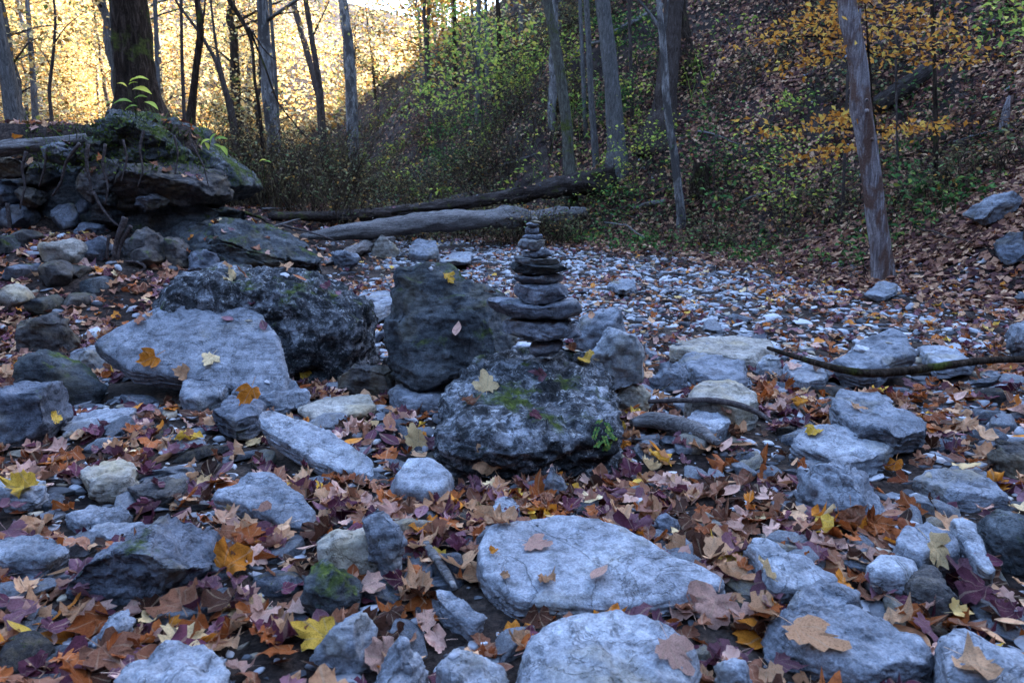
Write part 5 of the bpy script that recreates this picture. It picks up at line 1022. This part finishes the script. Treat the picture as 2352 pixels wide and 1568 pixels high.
# leaves the photograph shows clearly, each where it lies
for (px, py, wpx, key, kind, how) in [(1120, 886, 62, 'straw', 0, 'lying'), (1345, 827, 52, 'yellow', 1, 'lying'), (1312, 806, 40, 'brown', 3, 'lying'), (1230, 1258, 66, 'pinkish tan', 0, 'lying'), (1135, 1272, 30, 'orange', 3, 'lying'), (1378, 1325, 64, 'pinkish tan', 16, 'lying'), (1258, 1340, 50, 'tan', 2, 'lying'),
    (1030, 642, 38, 'yellow', 1, 'lying'), (533, 640, 48, 'straw', 2, 'lying'), (572, 925, 62, 'orange', 1, 'up'), (850, 985, 66, 'straw', 6, 'lying'), (962, 1030, 72, 'straw', 4, 'up'), (1128, 1082, 80, 'tan', 0, 'up'), (1240, 870, 46, 'plum', 2, 'lying'), (1078, 928, 52, 'brown', 5, 'lying'), (1228, 958, 34, 'purple', 6, 'lying'), (1868, 995, 46, 'yellow', 1, 'lying'), (480, 828, 50, 'straw', 0, 'lying'),
    (590, 1020, 70, 'straw', 0, 'lying'), (700, 860, 46, 'yellow', 1, 'lying'), (1680, 1290, 110, 'yellow', 2, 'lying'), (1760, 1325, 92, 'straw', 1, 'lying'), (1085, 1330, 110, 'tan', 1, 'lying'), (600, 1205, 100, 'pinkish tan', 0, 'lying'), (532, 1185, 60, 'straw', 6, 'lying'), (740, 1205, 84, 'tan', 2, 'lying'), (680, 1315, 86, 'tan', 1, 'lying'), (45, 1125, 90, 'yellow', 2, 'lying'), (40, 1455, 150, 'tan', 2, 'lying'), (560, 1400, 100, 'straw', 6, 'lying'),
    (905, 1410, 90, 'rust', 2, 'lying'), (1860, 1470, 140, 'tan', 0, 'lying'), (1740, 1475, 130, 'orange', 1, 'lying'), (1970, 940, 40, 'tan', 1, 'lying'), (1545, 1510, 100, 'pinkish tan', 0, 'lying'), (2250, 1540, 130, 'tan', 2, 'lying'), (2150, 1270, 90, 'straw', 1, 'lying'), (140, 1560, 170, 'purple', 0, 'lying'), (400, 1430, 120, 'purple', 0, 'lying'), (650, 1470, 150, 'purple', 5, 'lying'), (970, 1190, 90, 'purple', 6, 'lying'), (620, 1250, 130, 'plum', 3, 'lying'), (345, 842, 54, 'orange', 1, 'up'), (420, 870, 44, 'tan', 1, 'up'), (1000, 1075 + 90, 60, 'rust', 2, 'lying'), (1160, 1330, 30, 'tan', 3, 'lying')]:
    r = ray(px, py); h = bvh.ray_cast(Vector(CAM), Vector(r).normalized())
    if h[0] is None: continue
    p = np.array(h[0]); n = np.array(h[1]); n = n if n[2] > 0 else -n; s = wpx / (1.0 * F) * (p[1] * cp - (p[2] - CAMH) * sp_) 
    LF.append((p + np.array([0, 0, .012 if how == 'lying' else s * .35]), n if how == 'lying' else np.array([.25, -1, .45]), s, p[1], rl.normal(size=3) * .06, key, kind))
lpos = np.array([l[0] for l in LF]); lpj = project(lpos); lsz = np.array([l[2] for l in LF]); lap = lsz * F / lpj[:, 2]
linf = (lpj[:, 0] > 5) & (lpj[:, 0] < 2347) & (lpj[:, 1] < 1565); hand = np.array([l[5] is not None for l in LF])
# a leaf that something else covers shows less: count only those the camera can reach
def seen(p):
    d = Vector(p - CAM); L = d.length; h = bvh.ray_cast(Vector(CAM), d.normalized(), L - .03); return h[0] is None
lord = np.argsort(-(lap * linf + 1e4 * hand)); lind = []
for i in lord:
    if len(lind) >= 300: break
    if hand[i] or seen(lpos[i] + np.array([0, 0, .01])): lind.append(int(i))
lset = set(lind); wp = np.array(wts) / sum(wts)
for i in lind:
    p, n, s, y, jit, key, kd = LF[i]
    if key is None: key = LEAFKEYS[int(rl.choice(10, p=wp))]
    if kd is None: kd = int(rl.integers(0, 16)) if rl.random() > .08 else 16
    o = link('fallen_leaf', LME[kd], loc=tuple(p)); M = rot_to((n + jit)[None], rl.uniform(0, 6.28, 1))[0]; o.rotation_euler = euler_of(M); o.scale = (s * rl.uniform(.88, 1.1), s, s * rl.uniform(.7, 1.2))
    o.material_slots[0].link = 'OBJECT'; o.material_slots[0].material = MATS['leaf_' + key.replace(' ', '_')]
    tag(o, rel_label(f'{key} {LV[kd][3]}', lpj[i, 0], lpj[i, 1]), 'leaf', 'leaves fallen on the creek bed')
def stuff_leaves(ids, VARS, name):
    J = Joiner(); ids = np.array(ids); kk = rl.integers(0, len(VARS), len(ids))
    for k in range(len(VARS)):
        sel = ids[kk == k]; m = len(sel)
        if not m: continue
        V0, T0, L0 = VARS[k][:3]; N = np.array([LF[i][1] + LF[i][4] for i in sel]); M = rot_to(N, rl.uniform(0, 6.28, m)); s = lsz[sel][:, None] * np.c_[rl.uniform(.85, 1.1, m), np.ones(m), rl.uniform(.6, 1.3, m)]
        V = np.einsum('mij,mvj->mvi', M, V0[None] * s[:, None]) + lpos[sel][:, None]; T = T0[None] + (np.arange(m) * len(V0))[:, None, None]
        J.add(V.reshape(-1, 3), None, T.reshape(-1, 3), rnd=np.repeat(rl.uniform(0, 1, m), len(V0)), lc=np.tile(L0, (m, 1)))
    return J.mesh(name)
lrest = [i for i in range(len(LF)) if i not in lset]
o = link('leaf_litter', stuff_leaves([i for i in lrest if LF[i][3] < 5.2], LVS, 'leaf_litter'), MATS['leaf_mixed']); tag(o, 'litter of brown and purple maple leaves between the near stones', 'leaf litter', kind='stuff')
o = link('leaf_litter', stuff_leaves([i for i in lrest if LF[i][3] >= 5.2], LC, 'leaf_litter'), MATS['leaf_mixed']); tag(o, 'litter of brown leaves over the farther gravel bed', 'leaf litter', kind='stuff')

# ------------------------------------------------------------------ hillside cover
rh = np.random.default_rng(55)
def slope_points(n, px0, px1, y0, y1, dmin, seed):
    r = np.random.default_rng(seed); y = np.exp(r.uniform(math.log(y0), math.log(y1), n)); px = r.uniform(px0, px1, n); x = (px - CX) / F * y / cp
    k = hill_d(x, y) > dmin; x, y = x[k], y[k]; z = ground_z(x, y); e = .05
    nx = -(ground_z(x + e, y) - z) / e; ny = -(ground_z(x, y + e) - z) / e; N = np.c_[nx, ny, np.ones(len(x))]; N /= np.linalg.norm(N, axis=1)[:, None]
    return np.c_[x, y, z], N
P, N = slope_points(130000, 560, 2800, 6.5, 70, -.8, 1); P2_, N2_ = slope_points(60000, 1250, 2800, 8, 30, .3, 3); P, N = np.vstack([P, P2_]), np.vstack([N, N2_])
dr_ = fbm(np.c_[P[:, :2] * .8, P[:, 2] * 0 + 8], 4, .6) > rh.uniform(-.75, .45, len(P)); P, N = P[dr_], N[dr_]
V, T, A = leaf_quads(P + N * rh.uniform(.01, .05, len(P))[:, None], (.085 + .0018 * P[:, 1]) * rh.uniform(.6, 1.3, len(P)), 2, aspect=.75, nrm=N, cheap=True)
o = link('leaf_litter', mesh_np('leaf_litter', V, T, False, {'rnd': A}), MATS['foliage_litter']); tag(o, 'brown leaf litter covering the shaded hillside', 'leaf litter', kind='stuff')
# bank top litter
xb = rh.uniform(-16, -2.6, 9000); yb = rh.uniform(4, 18, 9000); zb = ground_z(xb, yb); P = np.c_[xb, yb, zb + .03]
V, T, A = leaf_quads(P, .09 * rh.uniform(.6, 1.3, len(P)), 12, up=.8, aspect=.75, cheap=True)
o = link('leaf_litter', mesh_np('leaf_litter', V, T, False, {'rnd': A}), MATS['foliage_litter']); tag(o, 'brown and orange leaf litter on the bank and its slope', 'leaf litter', kind='stuff')
xb = rh.uniform(-9, 2.5, 9000); yb = rh.uniform(9.5, 26, 9000); k_ = (xb > -3.4 - .5 * (yb - 8)) & (hill_d(xb, yb) < .3) & (yb > 13.2 - .4 * xb * 0); xb, yb = xb[k_], yb[k_]; P = np.c_[xb, yb, ground_z(xb, yb) + .03]
V, T, A = leaf_quads(P, .11 * rh.uniform(.6, 1.3, len(P)), 13, up=.8, aspect=.75, cheap=True)
o = link('leaf_litter', mesh_np('leaf_litter', V, T, False, {'rnd': A}), MATS['foliage_litter']); tag(o, 'dull leaf litter on the valley floor behind the logs', 'leaf litter', kind='stuff')
def brush(px0, px1, y0, y1, n, dmin, seed, label, hmax=1.0, leaf=.05, lpt=4, mat='foliage_brush'):
    P, N = slope_points(n, px0, px1, y0, y1, dmin, seed); r = np.random.default_rng(seed); c = fbm(np.c_[P[:, :2] * .45, P[:, 2] * 0 + seed], 3); k = c > r.uniform(-.45, .35, len(P)); P = P[k]; c = c[k]
    L = hmax * (.35 + .9 * np.clip(c + .4, 0, 1)) * r.uniform(.4, 1.1, len(P)); V, Q, A, (p1, p2) = twigs(P, L, seed + 1); J = Joiner(); J.add(V, Q, None, rnd=A)
    t = r.uniform(0, 1, (len(P), lpt, 1)); C = (p1[:, None] * (1 - t) + p2[:, None] * t).reshape(-1, 3) + r.normal(size=(len(P) * lpt, 3)) * .07
    V, T, A = leaf_quads(C, leaf * r.uniform(.5, 1.4, len(C)) * (1 + .018 * C[:, 1]), seed + 3, aspect=.6, cheap=True); J.add(V, None, T, rnd=A)
    o = link('undergrowth', J.mesh('undergrowth', False), MATS[mat]); tag(o, label, 'undergrowth', kind='stuff')
brush(520, 1330, 12.5, 62, 25000, -2.5, 201, 'grey brown brush and thin weeds covering the slope above the logs', 1.0, .045, 5)
brush(1250, 2420, 9.5, 30, 14000, .6, 202, 'low brown and olive undergrowth among the slope trees', .7, .06, 4)
brush(1280, 2300, 9, 15, 1300, -.4, 203, 'green ground ivy and weeds at the foot of the slope', .35, .07, 5, 'foliage_green')
brush(820, 1700, 16, 50, 1300, 1, 204, 'yellow green young shoots scattered on the upper slope', 1.2, .09, 5, 'foliage_yellowgreen')
P, N = slope_points(5200, 520, 2420, 8, 34, -1.2, 71); V, Q, A, _ = twigs(P + N * .03, rh.uniform(.25, .9, len(P)), 72, .005, 6.0)
o = link('twig_litter', mesh_np('twig_litter', V, [Q], False, {'rnd': A}), MATS['foliage_brush']); tag(o, 'thin dead twigs strewn over the shaded hillside', 'twigs', kind='stuff')
brush(470, 830, 11.5, 30, 7000, -8, 205, 'tall grey weeds and brush on the valley floor behind the outcrop', 2.4, .05, 4)
# grass and moss hanging on the outcrop
gp = []
for k in range(900):
    px, py = rh.uniform(60, 580), rh.uniform(258, 400); h = bvh.ray_cast(Vector(CAM), Vector(ray(px, py)).normalized())
    if h[0] is not None and 6 < h[0].y < 9.5: gp.append(np.array(h[0]))
gp = np.array(gp); V, Q, A, _ = twigs(gp, rh.uniform(.06, .2, len(gp)), 9, .0028, 1.2)
V2, T2, A2 = leaf_quads(gp + rh.normal(size=gp.shape) * .03, .045 * rh.uniform(.5, 1.4, len(gp)), 10, aspect=.6); J = Joiner(); J.add(V, Q, None, rnd=A + .3); J.add(V2, None, T2, rnd=A2)
o = link('moss_and_grass', J.mesh('moss_and_grass', False), MATS['foliage_moss']); tag(o, 'moss and thin grass hanging over the outcrop edge', 'grass', kind='stuff')
# fern on the side of the cairn rock
fp = []
for (px, py) in [(1378, 968), (1390, 975), (1372, 985), (1395, 992), (1385, 1005), (1400, 1012), (1378, 1015), (1392, 1025)]:
    h = bvh.ray_cast(Vector(CAM), Vector(ray(px, py)).normalized()); fp.append(np.array(h[0]) + np.array(h[1]) * .008)
fo = empty('fern', tuple(fp[0])); tag(fo, 'small green fern growing on the side of the cairn base rock', 'fern')
for k, p in enumerate(fp):
    t = np.linspace(0, 1, 7); dr = np.array([rh.normal() * .5, -.5, -.35 + rh.normal() * .4]); C = p + np.outer(t, dr) * .05 - fp[0]; C = np.vstack([C + [.006, 0, .004], C - [.006, 0, -.004]])
    V, T, A = leaf_quads(C, .016, 800 + k, aspect=.6, nrm=np.tile([0, -.9, .5], (len(C), 1))); link('frond', mesh_np('frond', V, T, False, {'rnd': .5 + A * .5}), MATS['foliage_green'], fo)
# the far wood beyond the valley: leaves and trunks too many and too far to tell apart
rf = np.random.default_rng(31); n = 52000; y = rf.uniform(48, 115, n); px = rf.uniform(-900, 1350, n); x = (px - CX) / F * y / cp
keep = hill_d(x, y) * 0 < 1; z = ground_z(x, y, False); tcx = np.floor(x / 5) * 5; P = np.c_[x, y, z + np.where(px > 700, 17, 11) * rf.random(n) ** 1.2 * (.55 + .45 * np.sin(np.floor(x / 4.) * 7.1 + np.floor(y / 5) * 3.3))]
V, T, A = leaf_quads(P, .42 * rf.uniform(.6, 1.3, n), 32, aspect=.8, cheap=True); J = Joiner(); J.add(V, None, T, rnd=A)
o = link('far_wood', J.mesh('far_wood', False), MATS['foliage_gold']); tag(o, 'golden sunlit wood filling the far valley', 'forest', kind='stuff')
